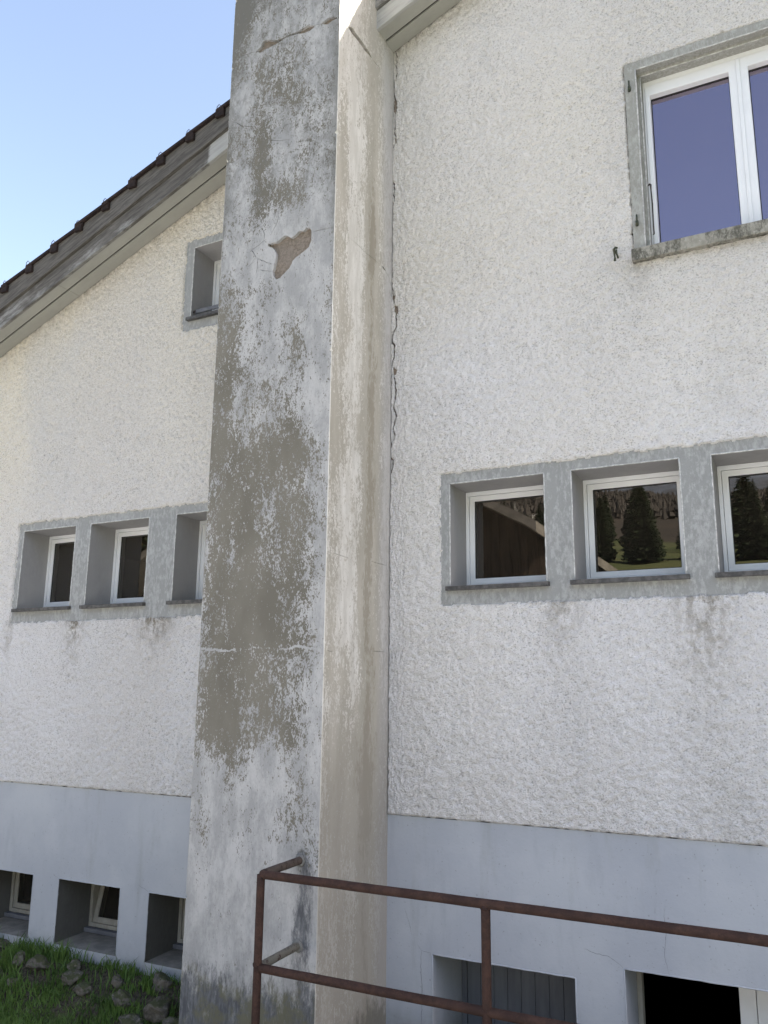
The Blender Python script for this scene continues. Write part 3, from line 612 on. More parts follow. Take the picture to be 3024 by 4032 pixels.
# --- roof edge: soffit boards, two bargeboards, verge tiles
OY = -.290
def sloped(name, mat, parent, xa, xb, y0, y1, h0, h1, bevel=.003, pale=None, n=60):
    """a board following the roof slope, h measured vertically above the soffit line"""
    m = MB(); V = []; F = []
    n = max(1, int(n))
    for i in range(n+1):
        x = xa+(xb-xa)*i/n; z = zr(x)
        V += [(x,y0,z+h0),(x,y1,z+h0),(x,y1,z+h1),(x,y0,z+h1)]
    for i in range(n):
        a = 4*i; b = a+4
        for k in range(4): F.append((a+k, b+k, b+(k+1)%4, a+(k+1)%4))
    F += [(3,2,1,0), (4*n,4*n+1,4*n+2,4*n+3)]
    m.add(V, F); o = m.build(name, mat, parent, bevel)
    if pale is not None:
        me = o.data; at_ = me.attributes.new('pale', 'FLOAT', 'POINT')
        for i_, v in enumerate(me.vertices): at_.data[i_].value = pale(v.co.x, v.co.z-zr(v.co.x))
    return o
rf = MB()
T0, T1 = .355, .40
rf.add([(X0-.5,.0,zr(X0-.5)+.02),(GAB,.0,zr(GAB)+.02),(GAB,Y1+.3,zr(GAB)+.02),(X0-.5,Y1+.3,zr(X0-.5)+.02),(X0-.5,OY+.03,zr(X0-.5)+T0),(GAB,OY+.03,zr(GAB)+T0),(GAB,Y1+.3,zr(GAB)+T0),(X0-.5,Y1+.3,zr(X0-.5)+T0)],
       [(0,1,2,3),(4,7,6,5),(0,4,5,1),(3,2,6,7),(0,3,7,4)])
rr_ = 2*GAB-(X0-.5)
rf.add([(rr_,.0,zr(X0-.5)+.02),(GAB,.0,zr(GAB)+.02),(GAB,Y1+.3,zr(GAB)+.02),(rr_,Y1+.3,zr(X0-.5)+.02),(rr_,OY+.03,zr(X0-.5)+T0),(GAB,OY+.03,zr(GAB)+T0),(GAB,Y1+.3,zr(GAB)+T0),(rr_,Y1+.3,zr(X0-.5)+T0)],
       [(3,2,1,0),(5,6,7,4),(1,5,4,0),(7,6,2,3),(4,7,3,0)])
roof = rf.build('roof', MT['tile'], house)
def cutx(segs):   # boards stop at the chimney
    return [(X0-.4, CL+.004), (CR-.004, GAB)]
for xa, xb in cutx(0):
    soff_n = 0
    L = [(xa, xb)] if xb < 0 else [(xa, 0.9), (.904, xb)]
    if xb < 0: L = [(xa, -6.92), (-6.917, -5.78), (-5.777, xb)]
    for a_, b_ in L:
        for y0, y1 in ((-.133,-.012), (-.268,-.155)):
            sloped('soffit_board', MT['soffit'], house, a_, b_, y0, y1, -.004 if y0 > -.2 else -.006, .016, .003, n=1)
    sloped('soffit_backing', MT['wire'], house, xa, xb, -.27, -.005, .0175, .03, 0, n=1)
    def pale1(x, h):
        p_ = .12+.25*math.sin(x*3.1)*math.sin(x*1.3+1)
        if -4.12 < x < CL+.1: p_ = 1.3
        if x > CR-.01: p_ = .9+.3*math.sin(x*4)
        p_ += (.13-h)*2.2
        return p_
    sloped('bargeboard', MT['barge'], house, xa, xb, OY, OY+.03, -.012, .150, .004, pale1, 120)
    sloped('bargeboard', MT['barge'], house, xa, xb, OY-.024, OY+.015, .156, .352, .004, lambda x, h: -.05+.22*math.sin(x*2.3+.7)+(.3 if x > CR-.01 else 0)-(h-.15)*.8, 120)
# verge tiles, one by one
TS = .3025
tile_v = []
def tile_mesh():
    bm = bmesh.new(); m = MB(); L = .385; n = 5
    # a tile lying along +x (down-slope end at x=0), top slightly crowned, nib and turned-down verge lip
    V = []; F = []
    sl_ = .4143
    prof = []
    for i in range(n+1):
        x = L*i/n; t = .030*(1-i/n)                    # lifts towards its lower end where it rides on the next tile
        prof.append((x, x*sl_+.004+t))
    for (x, z) in prof: V += [(x,-.05,z-.028),(x,.34,z-.028),(x,.34,z),(x,.0,z+.004),(x,-.05,z)]
    for i in range(n):
        a = 5*i; b = a+5
        for k in range(5): F.append((a+k, b+k, b+(k+1)%5, a+(k+1)%5))
    F += [(4,3,2,1,0), tuple(5*n+k for k in range(5))]
    m.add(V, F)
    m.box(.0, .085, -.050, -.022, -.042, .020)      # turned-down lip at the lower end
    o = m.build('roof_tile', MT['tile'], roof, .004); return o
t0 = tile_mesh(); t0.location = (-4.03, OY+.0, zr(-4.03)+.352)
hk0 = MB().tube([(0,-.035,.03),(.006,-.037,.066),(.024,-.036,.080),(.040,-.034,.064),(.042,-.03,.03)], .0028, 6).build('roof_tile_hook', MT['wire'], roof, smooth=True); hk0.location = t0.location
k_ = 0
for i in range(-18, 34):
    x = -4.03+TS*i
    if i == 0 or x < X0-.5 or x > GAB-.4: continue
    if CL-.29 < x < CR-.02: continue
    for src, dz in ((t0, 0), (hk0, 0)):
        c = src.copy(); COL.objects.link(c); c.parent = roof; c.location = (x+random.uniform(-.006,.006), OY+random.uniform(-.006,.006), zr(x)+.352+random.uniform(-.004,.004))
        c.rotation_euler = (random.uniform(-.02,.02), random.uniform(-.015,.015), random.uniform(-.012,.012))
        if src is hk0: c.scale = (1, 1, random.uniform(.8, 1.15))
# --- chimney shaft: brown mortar core, three painted render coats with cracks cut through
ZC0, ZC1 = -2.6, 7.6
T = .022
core = MB().box(CL+T, CR-T, CY+T, .06, ZC0, ZC1).build('chimney', MT['mortar'], house)
core['label'] = 'tall chimney shaft with flaking grey and beige render, cracked across its front'
MB().box(CL-.06, CR+.06, CY-.06, .14, ZC1, ZC1+.12).build('chimney_cap', MT['pit'], core, .01)
def chip(z):
    a = mnoise.noise(Vector((3.1, 0, z*9.)))*.5+mnoise.noise(Vector((7.1, 0, z*31.)))*.5
    return .0035+.006*max(0, a)+(.014 if mnoise.noise(Vector((1, 5, z*17.))) > .55 else 0)
def jag(P, amp=.004, step=.012):
    out = []; n = len(P)
    for i in range(n):
        a, b = P[i], P[(i+1)%n]; d = math.hypot(b[0]-a[0], b[1]-a[1]); k = max(1, int(d/step))
        for j in range(k):
            t = j/k; x, y = a[0]+(b[0]-a[0])*t, a[1]+(b[1]-a[1])*t
            out.append((x+mnoise.noise(Vector((x*60, y*60, 1)))*amp, y+mnoise.noise(Vector((x*60, y*60, 9)))*amp))
    return out
def coat(name, a0, a1, fn, inward, holes, attrs, mat, la, lb, label=None, extra=()):
    """a0..a1 = horizontal range, fn(a,z)->3D point, la/lb chip callbacks for the two side edges"""
    zs = np.arange(ZC0, ZC1+.001, .02); pts = []; edges = []
    def loop(P, close=True):
        b = len(pts); pts.extend(P); n = len(P)
        edges.extend([(b+i, b+(i+1)%n) for i in range(n if close else n-1)])
    outer = [(a0+la(z), z) for z in zs]; outer2 = [(a1-lb(z), z) for z in zs[::-1]]
    loop(outer+outer2)
    for h in holes: loop(h)
    xs = np.arange(a0+.03, a1-.025, .034)
    for z in np.arange(ZC0+.02, ZC1-.02, .034):
        for x in xs:
            pts.append((float(x+random.uniform(-.008,.008)), float(z+random.uniform(-.008,.008))))
    pts.extend(extra)
    V, E, Fc, *_ = delaunay_2d_cdt([Vector(p) for p in pts], edges, [], 0, 1e-5)
    V = np.array([tuple(v) for v in V]); Fc = np.array([f for f in Fc if len(f) == 3])
    c = V[Fc].mean(1); keep = np.ones(len(Fc), bool)
    for h in holes:
        hx = np.array(h); bb = (c[:,0] > hx[:,0].min()) & (c[:,0] < hx[:,0].max()) & (c[:,1] > hx[:,1].min()) & (c[:,1] < hx[:,1].max())
        if bb.any():
            i = np.where(bb)[0]; keep[i[in_poly(c[i,0], c[i,1], h)]] = False
    keep &= in_poly(c[:,0], c[:,1], outer+outer2)
    Fc = Fc[keep]
    bm = bmesh.new(); bv = []
    wav = [mnoise.noise(Vector((v[0]*2.5, v[1]*2.5, a0)))*.004+mnoise.noise(Vector((v[0]*9, v[1]*9, a0)))*.0015 for v in V]
    lay = {k: bm.verts.layers.float.new(k) for k in attrs}
    for i_, v in enumerate(V): bv.append(bm.verts.new(fn(v[0], v[1])-inward*wav[i_]*(1 if a0+.02 < v[0] < a1-.02 else 0)))
    for k, f_ in attrs.items():
        vals = f_(V[:,0], V[:,1])
        for i_, b in enumerate(bv): b[lay[k]] = float(vals[i_])
    for f_ in Fc: bm.faces.new([bv[i_] for i_ in f_])
    bmesh.ops.recalc_face_normals(bm, faces=bm.faces)
    if bm.faces[0:] and sum((f.normal.dot(inward) for f in bm.faces)) > 0: bmesh.ops.reverse_faces(bm, faces=bm.faces)
    be = [e for e in bm.edges if len(e.link_faces) == 1]
    r_ = bmesh.ops.extrude_edge_only(bm, edges=be)
    nv = [g for g in r_['geom'] if isinstance(g, bmesh.types.BMVert)]
    bmesh.ops.translate(bm, vec=inward*(T+.002), verts=nv)
    bmesh.ops.delete(bm, geom=[v for v in bm.verts if not v.link_faces], context='VERTS')
    me = bpy.data.meshes.new(name); bm.to_mesh(me); bm.free(); me.materials.append(mat)
    o = bpy.data.objects.new(name, me); link(o, core)
    if label: o['label'] = label
    return o
def grid_attr(G, a0, a1, z0, dz):
    def f(a, z):
        x = np.clip((a-a0)/(a1-a0)*(G.shape[1]-1), 0, G.shape[1]-1.001); y = np.clip((z-z0)/dz, 0, G.shape[0]-1.001)
        i, j = y.astype(int), x.astype(int); u, v = x-j, y-i
        return (G[i,j]*(1-u)+G[i,j+1]*u)*(1-v)+(G[i+1,j]*(1-u)+G[i+1,j+1]*u)*v
    return f
gf = grid_attr(FR, CL, CR, -2.1, .1); gs = grid_attr(SD, CY, 0, -2.1, .2)
wlx = np.array(TR['whiteline'])
def wjit(a): return (vnoise(np.asarray(a, float), np.zeros_like(np.asarray(a, float)), .021, 81)-.5)*.014
def bare_f(a, z):
    b = gf(a, z); zl = np.interp(a, wlx[:,0], wlx[:,1])+wjit(a); d = np.abs(z-zl)
    return b-1.3*np.clip(1-d/.009, 0, 1)*(d < .009)*np.clip(vnoise(a, a*0, .085, 77)*1.7-.2, 0, 1)
def G_(a, z, ca, cz, wa, wz): return np.exp(-((a-ca)/wa)**2-((z-cz)/wz)**2)
def grime_f(a, z):
    g = np.clip((-1.38-z)/.30, 0, 1.1)
    col = np.exp(-((a-(-2.665)+.02*(vnoise(z, z*0, .12, 71)-.5))/.078)**4)*np.clip((-.84-z)/.10, 0, 1)
    g = np.maximum(g, col*.92); g = np.maximum(g, .9*G_(a, z, -2.69, -.90, .05, .045)); g = np.maximum(g, .95*G_(a, z, -2.69, -1.36, .06, .05))
    return g
def soot_f(a, z):
    e = np.exp(-(a-CL)/.035)*.55*np.clip((z-.6)/1.5, 0, 1)+np.exp(-(CR-a)/.05)*.5*np.clip((z-.3)/2, 0, 1)
    e = e+np.clip((z-2.6)/1.4, 0, .52)+.9*G_(a, z, -3.43, 4.9, .07, .28)+.5*np.clip((z-4.75)/.25, 0, 1)
    e = e+np.exp(-(CR-a)/.04)*.35*np.clip((-.2-z)/.5, 0, 1)
    return e
extra = []
for x in np.arange(CL+.02, CR-.03, .012):
    zl = float(np.interp(x, wlx[:,0], wlx[:,1])+wjit(np.array([x]))[0]); extra += [(float(x), zl), (float(x), zl+.009), (float(x), zl-.009)]
holes_f = [jag(P) for P in TR['fpoly']]+[ribbon(L, .0032 if i >= 10 else .0021) for i, L in enumerate(TR['fline'])]
coat('front_render_coat', CL, CR, lambda a, z: Vector((a, CY, z)), Vector((0,1,0)), holes_f, dict(bare=bare_f, grime=grime_f, soot=soot_f), MT['front'], lambda z: chip(z+50), chip,
     'grey and beige flaking render with a missing patch', extra)
holes_s = [jag(P, .003) for P in TR['spoly']]+[ribbon(L, .0030 if i in (0,1,3) else .0017) for i, L in enumerate(TR['sline'])]
coat('side_render_coat', CY, .02, lambda a, z: Vector((CR, a, z)), Vector((-1,0,0)), holes_s, dict(bare=gs, grime=lambda a, z: np.clip((-1.65-z)/.3, 0, 1), soot=lambda a, z: a*0), MT['side'], chip, lambda z: 0, 'cream and tan streaked render')
coat('side_render_coat', CY, .02, lambda a, z: Vector((CL, a, z)), Vector((1,0,0)), [], dict(bare=lambda a, z: gs(a, z)*.8, grime=lambda a, z: np.clip((-1.65-z)/.3, 0, 1), soot=lambda a, z: a*0), MT['side'], lambda z: chip(z+50), lambda z: 0)
# the worn arrises between the coats
for X_, dir_, off in ((CR, -1, 0), (CL, 1, 50)):
    V = []; F = []; zs = np.arange(ZC0, ZC1, .01)
    for z in zs:
        c = chip(float(z)+off); j = mnoise.noise(Vector((z*70, off, 0)))*.0012
        V += [(X_+dir_*c, CY, z), (X_+dir_*c*.42+dir_*j, CY+c*.42+j, z), (X_, CY+c, z)]
    for i in range(len(zs)-1):
        a = 3*i; F += [(a,a+1,a+4,a+3),(a+1,a+2,a+5,a+4)]
    o = mesh_obj('worn_corner', V, F, MT['side'], core, True)
    at_ = o.data.attributes.new('bare', 'FLOAT', 'POINT'); at_.data.foreach_set('value', np.full(len(V), .12, np.float32))

# ================================================================== RAILING
RY, RX, RZ, RZ2, P2 = -1.2232, -2.6659, -.9196, -1.3566, -1.4476
rail = empty('railing', (RX, RY, -2.05), 'rusty brown tubular steel railing guarding the basement stairwell, fixed into the chimney', 'railing')
def tube_part(name, pts, r, paint=0):
    m = MB(); m.tube(pts, r, 20, True); V = [Vector(v)-Vector(rail.location) for v in m.v]
    o = mesh_obj(name, V, m.f, MT['rust'], rail, True); a = o.data.attributes.new('paint', 'FLOAT', 'POINT'); a.data.foreach_set('value', np.full(len(V), paint, np.float32)); return o
r = .0212
def seg(a, b, n=24, sag=0): return [tuple(Vector(a).lerp(Vector(b), i/n)+Vector((0,0,random.uniform(-.0006,.0006)))) for i in range(n+1)]
c_ = .026
tube_part('top_rail', [(RX,RY+.03,RZ)]+[(RX+.004,RY+.012,RZ),(RX+.012,RY+.003,RZ)]+seg((RX+.03,RY,RZ), (3.2,RY,RZ), 80), r)
tube_part('wall_arm', seg((RX,RY+.028,RZ), (RX-.03,CY+.03,RZ+.0), 12), r, .35)
tube_part('wall_arm', seg((RX,RY+.012,RZ2), (RX-.03,CY+.03,RZ2), 12), r*.97, 1.)['label'] = 'lower wall arm with pale old paint'
tube_part('mid_rail', seg((RX+.012,RY,RZ2), (3.2,RY,RZ2), 80), r)
for i in range(6):
    x = RX if i == 0 else P2+1.2185*(i-1)
    if x > 3.2: break
    tube_part('post', seg((x,RY,-2.25), (x,RY,RZ-(.004 if i else 0)), 20), r)
# weld beads
for x in (RX, P2, P2+1.2185):
    for z in ((RZ2,) if x == RX else (RZ2, RZ-.02)):
        m = MB(); pts = [(x+math.cos(t)*.0225, RY+math.sin(t)*.0225, z+(.021*abs(math.cos(t)) if z == RZ2 else 0)) for t in np.linspace(0, 2*math.pi, 17)]
        V = MB().tube(pts, .0028, 6, False, .25); o = mesh_obj('weld_bead', [Vector(v)-Vector(rail.location) for v in V.v], V.f, MT['rust'], rail, True)
for z in (RZ, RZ2):
    V = MB().tube([(RX-.03,CY+.004,z),(RX-.03,CY-.008,z),(RX-.03,CY-.013,z)], [.036,.031,.022], 14, True, .12)
    mesh_obj('mortar_collar', [Vector(v)-Vector(rail.location) for v in V.v], V.f, MT['pit'], rail, True)

# ================================================================== GROUND
def gz(x, y):
    """ground height"""
    t = np.clip((-y-.02)/.6, 0, 1); t = t*t*(3-2*t)
    near = -1.985-.25*t+np.clip(y+.6, -8, 0)*.012
    d = np.hypot(x, y); far = np.clip(d-12, 0, 1e9)
    rise = np.where(d < 70, .24*far, 13.92+np.minimum(d-70, 50)*.17+np.clip(d-120, 0, 1e9)*.28)
    rise = np.minimum(rise, 83+np.clip(d-330, 0, 1e9)*.19)
    w_ = np.clip((d-100)/200, 0, 1)
    bumps = (vnoise(x, y, 60., 21)-.5)*10*w_+(vnoise(x, y, 260., 22)-.5)*80*np.clip((d-250)/500, 0, 1)+np.clip((d-30)/60, 0, 1)*(vnoise(x, y, 22., 23)-.5)*1.6
    return np.where(d < 12, near, near+rise+bumps)
def axis(lo, hi, fine0, fine1, step):
    a = list(np.arange(fine0, fine1+1e-6, step)); s_ = step
    while a[-1] < hi: s_ *= 1.16; a.append(a[-1]+s_)
    s_ = step
    while a[0] > lo: s_ *= 1.16; a.insert(0, a[0]-s_)
    return a
PX0, PX1, PY0 = CR, 3.3, -1.17
xs = axis(-2500, 2500, -8., -2.5, .07); ys = axis(-2500, 2500, -3.2, .1, .07)
def snap(a, v):
    i = int(np.argmin([abs(q_-v) for q_ in a])); a[i] = v
for v in (PX0, PX1): snap(xs, v)
for v in (PY0, 0.004): snap(ys, v)
for v in (X0, X1): snap(xs, v)
snap(ys, Y1)
X, Y = np.meshgrid(np.array(xs), np.array(ys), indexing='ij'); Z = gz(X, Y)
Z = Z+np.where(np.hypot(X+5, Y) < 8, (vnoise(X, Y, .18, 31)-.5)*.06*np.clip(-Y*3, 0, 1), 0)
idx = np.arange(X.size).reshape(X.shape); q = np.stack([idx[:-1,:-1], idx[1:,:-1], idx[1:,1:], idx[:-1,1:]], -1).reshape(-1, 4)
co = np.stack([X, Y, Z], -1).reshape(-1, 3); c = co[q].mean(1)
keep = ~((c[:,0] > PX0) & (c[:,0] < PX1) & (c[:,1] > PY0) & (c[:,1] < .004)) & ~((c[:,0] > X0) & (c[:,0] < X1) & (c[:,1] > .004) & (c[:,1] < Y1))
g = np_mesh('ground', co, q[keep], MT['ground'], None, True); g['kind'] = 'structure'
pm = MB()
pm.box(PX0-.0, PX1+.2, PY0-.2, PY0, -3.7, -2.0).box(PX1, PX1+.2, PY0, -.0, -3.7, -2.0).add([(PX0-.3,PY0,-3.5),(PX1,PY0,-3.5),(PX1,.5,-3.5),(PX0-.3,.5,-3.5)], [(0,1,2,3)])
o = pm.build('stairwell', MT['pit'], None); o['kind'] = 'structure'

# --- stones of the rockery
def rock_mesh(seed, sx_, sy_, sz_):
    bm = bmesh.new(); bmesh.ops.create_icosphere(bm, subdivisions=4, radius=1)
    rnd = random.Random(seed); pl_ = [(Vector((rnd.uniform(-1,1), rnd.uniform(-1,1), rnd.uniform(-.6,1))).normalized(), rnd.uniform(.5,.85)) for _ in range(13)]
    for v in bm.verts:
        p = v.co.copy()
        for n_, d_ in pl_:
            e = p.dot(n_)-d_
            if e > 0: p -= n_*e*.85
        p *= 1+mnoise.fractal(p*1.7+Vector((seed,0,0)), 1, 2, 5)*.24+mnoise.noise(p*9+Vector((0,seed,0)))*.06
        v.co = Vector((p.x*sx_, p.y*sy_, p.z*sz_))
    me = bpy.data.meshes.new('rock'); bm.to_mesh(me); bm.free()
    me.polygons.foreach_set('use_smooth', [True]*len(me.polygons)); me.materials.append(MT['rock']); return me
rocks = [
 ((-5.98,-.03,-1.97), (.20,.07,.035), 'pale flat stone on the soil under the leftmost basement window'),
 ((-5.59,-.16,-1.99), (.085,.08,.08), 'rough grey-brown stone left of the tan oval stone below the plinth'),
 ((-5.38,-.16,-1.985), (.125,.09,.075), 'tan oval stone lying in the grass between the first two basement windows'),
 ((-5.47,-.30,-2.09), (.065,.06,.045), 'small brown stone half sunk in the lawn edge, lowest on the left'),
 ((-5.06,-.13,-1.975), (.085,.07,.055), 'small grey stone under the tilted basement window, topmost of its pile'),
 ((-4.98,-.22,-2.01), (.11,.09,.075), 'dark grey stone in the middle of the pile under the tilted basement window'),
 ((-4.80,-.27,-2.05), (.12,.08,.06), 'long low stone at the right end of the pile under the tilted basement window'),
 ((-4.56,-.20,-1.99), (.07,.06,.065), 'small mossy stone alone in the grass below the white pier'),
 ((-4.42,-.27,-2.05), (.12,.09,.085), 'pointed pale grey stone left of the mossy rubble by the chimney'),
 ((-4.24,-.10,-1.975), (.14,.10,.085), 'broad dark stone under the third basement window sill'),
 ((-4.07,-.32,-2.04), (.15,.12,.11), 'large moss-covered stone against the chimney foot'),
 ((-4.25,-.40,-2.12), (.12,.10,.07), 'rounded mossy stone below the pointed grey one'),
 ((-4.05,-.55,-2.14), (.13,.10,.075), 'lowest lichen-spotted stone beside the chimney corner'),
 ((-3.86,-.20,-1.99), (.16,.12,.09), 'dark rubble stone wedged between wall and chimney'),
 ((-3.80,-.50,-2.08), (.14,.12,.10), 'jagged dark stone touching the left side of the chimney'),
 ((-5.80,-.20,-2.03), (.07,.06,.05), 'small dark stone at the far left of the rockery'),
]
for i, (loc, sc, lab) in enumerate(rocks):
    o = bpy.data.objects.new('stone', rock_mesh(i*7+3, *[q_*.82 for q_ in sc])); COL.objects.link(o); o.location = loc; o.rotation_euler = (random.uniform(-.2,.2), random.uniform(-.2,.2), random.uniform(-.5,.5))
    tag(o, lab, 'stone', 'stones of the rockery at the foot of the wall')
# --- grass
def blades(n, xr, yr, h0, h1, seed, dens=None, wid=.004):
    r_ = np.random.default_rng(seed); x = r_.uniform(*xr, n); y = r_.uniform(*yr, n)
    if dens is not None: k = r_.random(n) < dens(x, y); x, y = x[k], y[k]
    ok = ~((x > CL-.02) & (x < CR+3.5) & (y > CY)) & ~((x > PX0) & (y > PY0)); x, y = x[ok], y[ok]
    n = len(x); z = gz(x, y)-.01; cl = .55+.9*vnoise(x, y, .13, 41)
    h = r_.uniform(h0, h1, n)*cl; a = r_.uniform(0, 2*math.pi, n); le = r_.uniform(.1, .75, n)*h; wd = wid*r_.uniform(.6, 1.3, n)
    da = r_.uniform(0, 2*math.pi, n); dx, dy = np.cos(da), np.sin(da); wx, wy = np.cos(a)*wd, np.sin(a)*wd
    P = [np.stack([x-wx, y-wy, z], -1), np.stack([x+wx, y+wy, z], -1), np.stack([x+wx*.8+dx*le*.3, y+wy*.8+dy*le*.3, z+h*.55], -1), np.stack([x-wx*.8+dx*le*.3, y-wy*.8+dy*le*.3, z+h*.55], -1), np.stack([x+dx*le, y+dy*le, z+h*.95], -1)]
    V = np.stack(P, 1).reshape(-1, 3); b = np.arange(n)[:,None]*5
    F = np.concatenate([b+np.array([[0,1,2]]), b+np.array([[0,2,3]]), b+np.array([[3,2,4]])], 0); return V, F
Vs = []; Fs = []; off = 0
for V, F in (blades(56000, (-7.2,-3.5), (-2.6,-.28), .03, .075, 51, lambda x, y: np.where(y < -.50, 1., .5+.5*(vnoise(x, y, .10, 66) > .4))), blades(14000, (-7.2,-3.52), (-.35,.0), .03, .10, 52, lambda x, y: .12+.6*(vnoise(x, y, .12, 61) > .55)),
             blades(1500, (-6.6,-4.3), (-.10,-.005), .07, .17, 53, lambda x, y: np.where(vnoise(x, y*0, .16, 62) > .55, 1., .12), .0045)):
    Vs.append(V); Fs.append(F+off); off += len(V)
o = np_mesh('grass', np.concatenate(Vs), np.concatenate(Fs), MT['grass'], None, False, None, True); o['kind'] = 'stuff'; o['label'] = 'dense green lawn grass with taller tufts along the wall'; o['category'] = 'grass'

# ================================================================== WHAT THE PANES REFLECT: barn, spruces, birches, wooded slope
def gh(x, y): return float(gz(np.array([x]), np.array([y]))[0])
bx, by = -11.8, -14.4
barn = empty('barn', (bx, by, gh(bx, by)), 'brown board barn with a wide overhanging roof, mirrored in the window right of the chimney', 'barn')
off_ = Vector(barn.location)
def bpart(name, mb, mat, bevel=0):
    o = mesh_obj(name, [Vector(v)-off_ for v in mb.v], mb.f, mat, barn)
    return o
zb = gh(bx, by)-1
def bz(x): return 4.86-(abs(x-bx)-(abs(-7.83-bx)))*.57
x = -19.6; k = 0; random.seed(3)
while x < -6.2:
    w_ = random.uniform(.20,.27); m = MB(); d_ = random.uniform(0,.025)
    m.add([(x,by-.02+d_,zb),(x+w_-.012,by-.02+d_,zb),(x+w_-.012,by+.0+d_,zb),(x,by+.0+d_,zb),(x,by-.02+d_,bz(x)),(x+w_-.012,by-.02+d_,bz(x+w_)),(x+w_-.012,by+d_,bz(x+w_)),(x,by+d_,bz(x))], [(0,3,2,1),(4,5,6,7),(0,1,5,4),(1,2,6,5),(2,3,7,6),(3,0,4,7)])
    bpart('board', m, MT['barn']); x += w_
m = MB().add([(-19.6,by-.05,zb),(-5.95,by-.05,zb),(-5.95,by-.05,bz(-5.95)-.02),(bx,by-.05,bz(bx)-.02),(-19.6,by-.05,bz(-19.6)-.02),(-19.6,by-9,zb),(-5.95,by-9,zb),(-5.95,by-9,bz(-5.95)-.02),(bx,by-9,bz(bx)-.02),(-19.6,by-9,bz(-19.6)-.02)], [(4,3,2,1,0),(5,6,7,8,9),(1,2,7,6),(0,5,9,4)]); bpart('wall', m, MT['barn'])
for s_, lw in ((-1, 8.6), (1, 6.1)):
    xe = bx+s_*lw; m = MB(); za, ze = bz(bx)+.02, bz(xe)+.02
    m.add([(bx,by-9.4,za),(bx,by+1.5,za),(xe,by+1.5,ze),(xe,by-9.4,ze),(bx,by-9.4,za+.22),(bx,by+1.5,za+.22),(xe,by+1.5,ze+.22),(xe,by-9.4,ze+.22)], [(0,1,2,3),(7,6,5,4),(0,4,5,1),(1,5,6,2),(2,6,7,3),(3,7,4,0)])
    bpart('roof', m, MT['barnroof'])
def spruce(seed, H, mat):
    rd = random.Random(seed); V = []; F = []
    n = int(H*11)
    for i in range(n):
        t = (i/n)**1.15; z = H*(.06+.93*t); L = H*.21*(1-t)**.8*rd.uniform(.7,1.15)+.12; k = 7 if t < .8 else 5
        for j in range(k):
            a = rd.uniform(0, 6.283); dx, dy = math.cos(a), math.sin(a); droop = L*rd.uniform(.25,.5)
            for s_ in range(3):
                u0, u1 = s_/3, (s_+1.25)/3; wv = L*.20*(1-u0*.6)*rd.uniform(.7,1.3); b = len(V); tw = rd.uniform(-.25,.25)
                zz = lambda u: z-droop*u*u+.15*L*u*u*u
                V += [(dx*L*u0-dy*wv*.4, dy*L*u0+dx*wv*.4, zz(u0)+tw*wv), (dx*L*u0+dy*wv*.4, dy*L*u0-dx*wv*.4, zz(u0)-tw*wv), (dx*L*u1+dy*wv*.9, dy*L*u1-dx*wv*.9, zz(u1)-wv*.6), (dx*L*u1*1.08, dy*L*u1*1.08, zz(u1)), (dx*L*u1-dy*wv*.9, dy*L*u1+dx*wv*.9, zz(u1)-wv*.6)]
                F += [(b,b+1,b+3), (b+1,b+2,b+3), (b,b+3,b+4)]
    me = bpy.data.meshes.new('crown'); me.from_pydata(V, [], F); me.materials.append(mat); me.update()
    tm = MB(); tm.tube([(0,0,-.6),(0,0,H*.5),(0,0,H*.98)], [H*.018,H*.011,.02], 8)
    t = bpy.data.meshes.new('trunk'); t.from_pydata(tm.v, [], tm.f); t.materials.append(MT['bark']); t.update()
    return me, t
kinds = [spruce(1, 11, MT['needle']), spruce(2, 14, MT['needle']), spruce(3, 8, MT['needle']), spruce(4, 9, MT['bush'])]
def tree(k, x, y, s, label, group='conifers across the meadow'):
    e = empty('conifer_tree', (x, y, gh(x, y)), label, 'tree', group); e.scale = (s, s, s); e.rotation_euler.z = random.uniform(0, 6)
    for nm, me in zip(('crown', 'trunk'), kinds[k]):
        o = bpy.data.objects.new(nm, me); COL.objects.link(o); o.parent = e
    return e
for args in [(1,-26.5,-17.5,1.0,'tall dark spruce standing left of the barn'), (1,-21.0,-24.0,1.5,'very tall dark spruce rising behind the left eave of the barn'), (0,-30,-22,1.2,'tall dark spruce furthest left beyond the barn'), (3,-24.2,-20.5,1.3,'yellow-brown larch behind the left end of the barn'), (1,-23.6,-15.6,1.05,'dark spruce close against the left side of the barn'), (1,-33,-14,1.1,'broad spruce on the far left, nearest the road side'),
             (1,-16.5,-66,.44,'dark spruce with wide skirts on the meadow, mirrored in the second window'), (1,-12.8,-66,.5,'spruce standing right of the wide-skirted one'), (2,-19.6,-64,.7,'smaller spruce left of the wide-skirted one'), (1,-8.6,-68,.5,'tall spruce near the right edge of the second window reflection'),
             (1,-4.2,-66,.48,'tall spruce mirrored in the third small window'), (0,1.5,-70,.6,'spruce right of the third window group')]:
    tree(*args)
rd = random.Random(12)
for i in range(46):
    x = rd.uniform(-90, 40); y = -rd.uniform(88, 135)
    e = tree(rd.choice([0,1,2,0,3]), x, y, rd.uniform(.45,.75), 'conifer in the belt of trees at the top of the meadow', 'conifers along the top of the meadow')
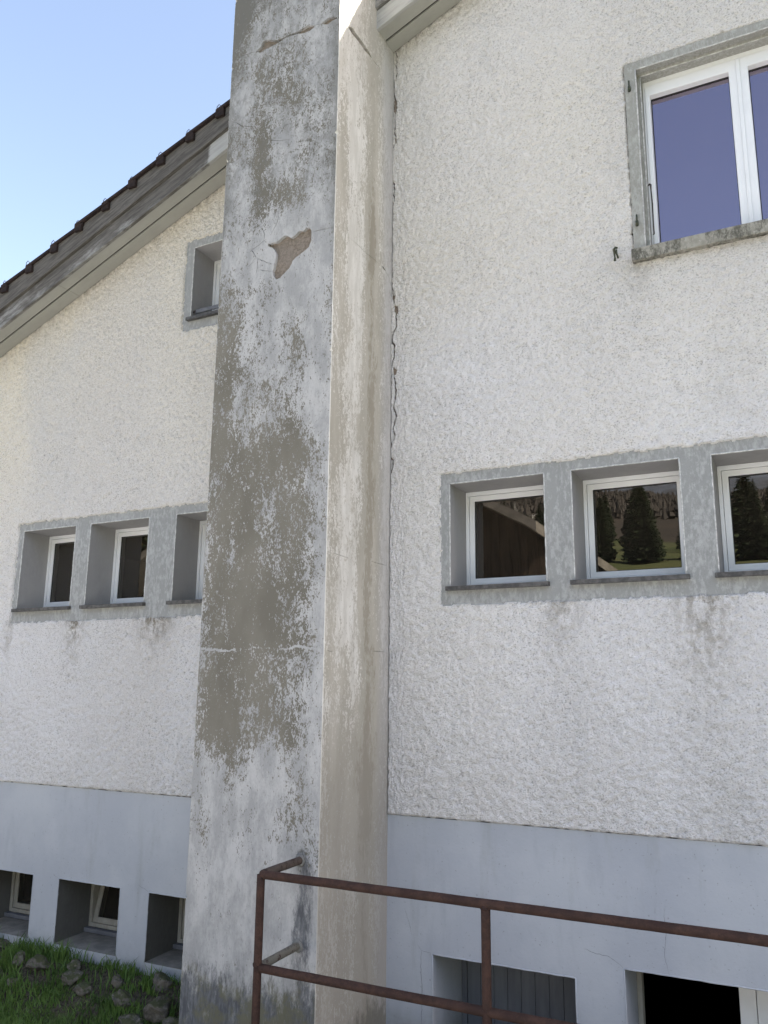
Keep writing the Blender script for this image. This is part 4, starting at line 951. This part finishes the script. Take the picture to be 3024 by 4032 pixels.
def birch(x, y, H, lab):
    e = empty('birch_tree', (x, y, gh(x, y)), lab, 'tree'); m = MB(); m.tube([(0,0,-.4),(.15,0,H*.4),(-.1,.1,H*.8),(0,.1,H)], [.13,.10,.05,.02], 8); o = mesh_obj('trunk', m.v, m.f, MT['birch'], e, True)
    b = MB(); r_ = random.Random(int(H*10))
    for i in range(40):
        z = H*r_.uniform(.4,.97); a = r_.uniform(0,6.28); L = (H-z)*.35+.3; b.tube([(0,0,z),(math.cos(a)*L*.5,math.sin(a)*L*.5,z+L*.5),(math.cos(a)*L,math.sin(a)*L,z+L*.6)], [.03,.02,.006], 4, False)
    mesh_obj('crown', b.v, b.f, MT['birch'], e)
birch(-20.6, -56, 5.5, 'bare white birch left of the spruces, leaning slightly'); birch(-19.6, -57.5, 4.6, 'shorter bare birch close behind the leaning one'); birch(-1.6, -50, 5.5, 'slender bare birch mirrored in the third small window')
# wooded slope beyond: countless small crowns as one mass
n = 24000; r_ = np.random.default_rng(5); ang = r_.uniform(math.pi*1.02, math.pi*1.98, n); d = r_.uniform(180, 460, n); x = d*np.cos(ang); y = d*np.sin(ang); z = gz(x, y)
hh = r_.uniform(2.2, 5, n); V = []; F = []
kk = 5
for lay in range(2):
    rr0 = hh*(.26-.06*lay)*r_.uniform(.7,1.2,n); z0 = z+hh*(.1+.28*lay); z1 = z+hh*(.5+.25*lay)
    A = r_.uniform(0, 6.28, n)
    ringv = [np.stack([x+rr0*np.cos(A+2*math.pi*k/kk)*r_.uniform(.7,1.2,n), y+rr0*np.sin(A+2*math.pi*k/kk)*r_.uniform(.7,1.2,n), z0-r_.uniform(0,.8,n)], -1) for k in range(kk)]
    V.append(np.stack(ringv+[np.stack([x, y, z1], -1)], 1).reshape(-1, 3))
    b = np.arange(n)[:,None]*(kk+1)+lay*n*(kk+1)
    for k in range(kk): F.append(b+np.array([[k, (k+1)%kk, kk]]))
o = np_mesh('forest', np.concatenate(V), np.concatenate(F), m_leaf('mixed_forest_crowns', (.06,.054,.046), (.078,.066,.054), .05), None, False, None, True); o['kind'] = 'stuff'; o['label'] = 'brown and dark green wooded slope across the valley'; o['category'] = 'forest'
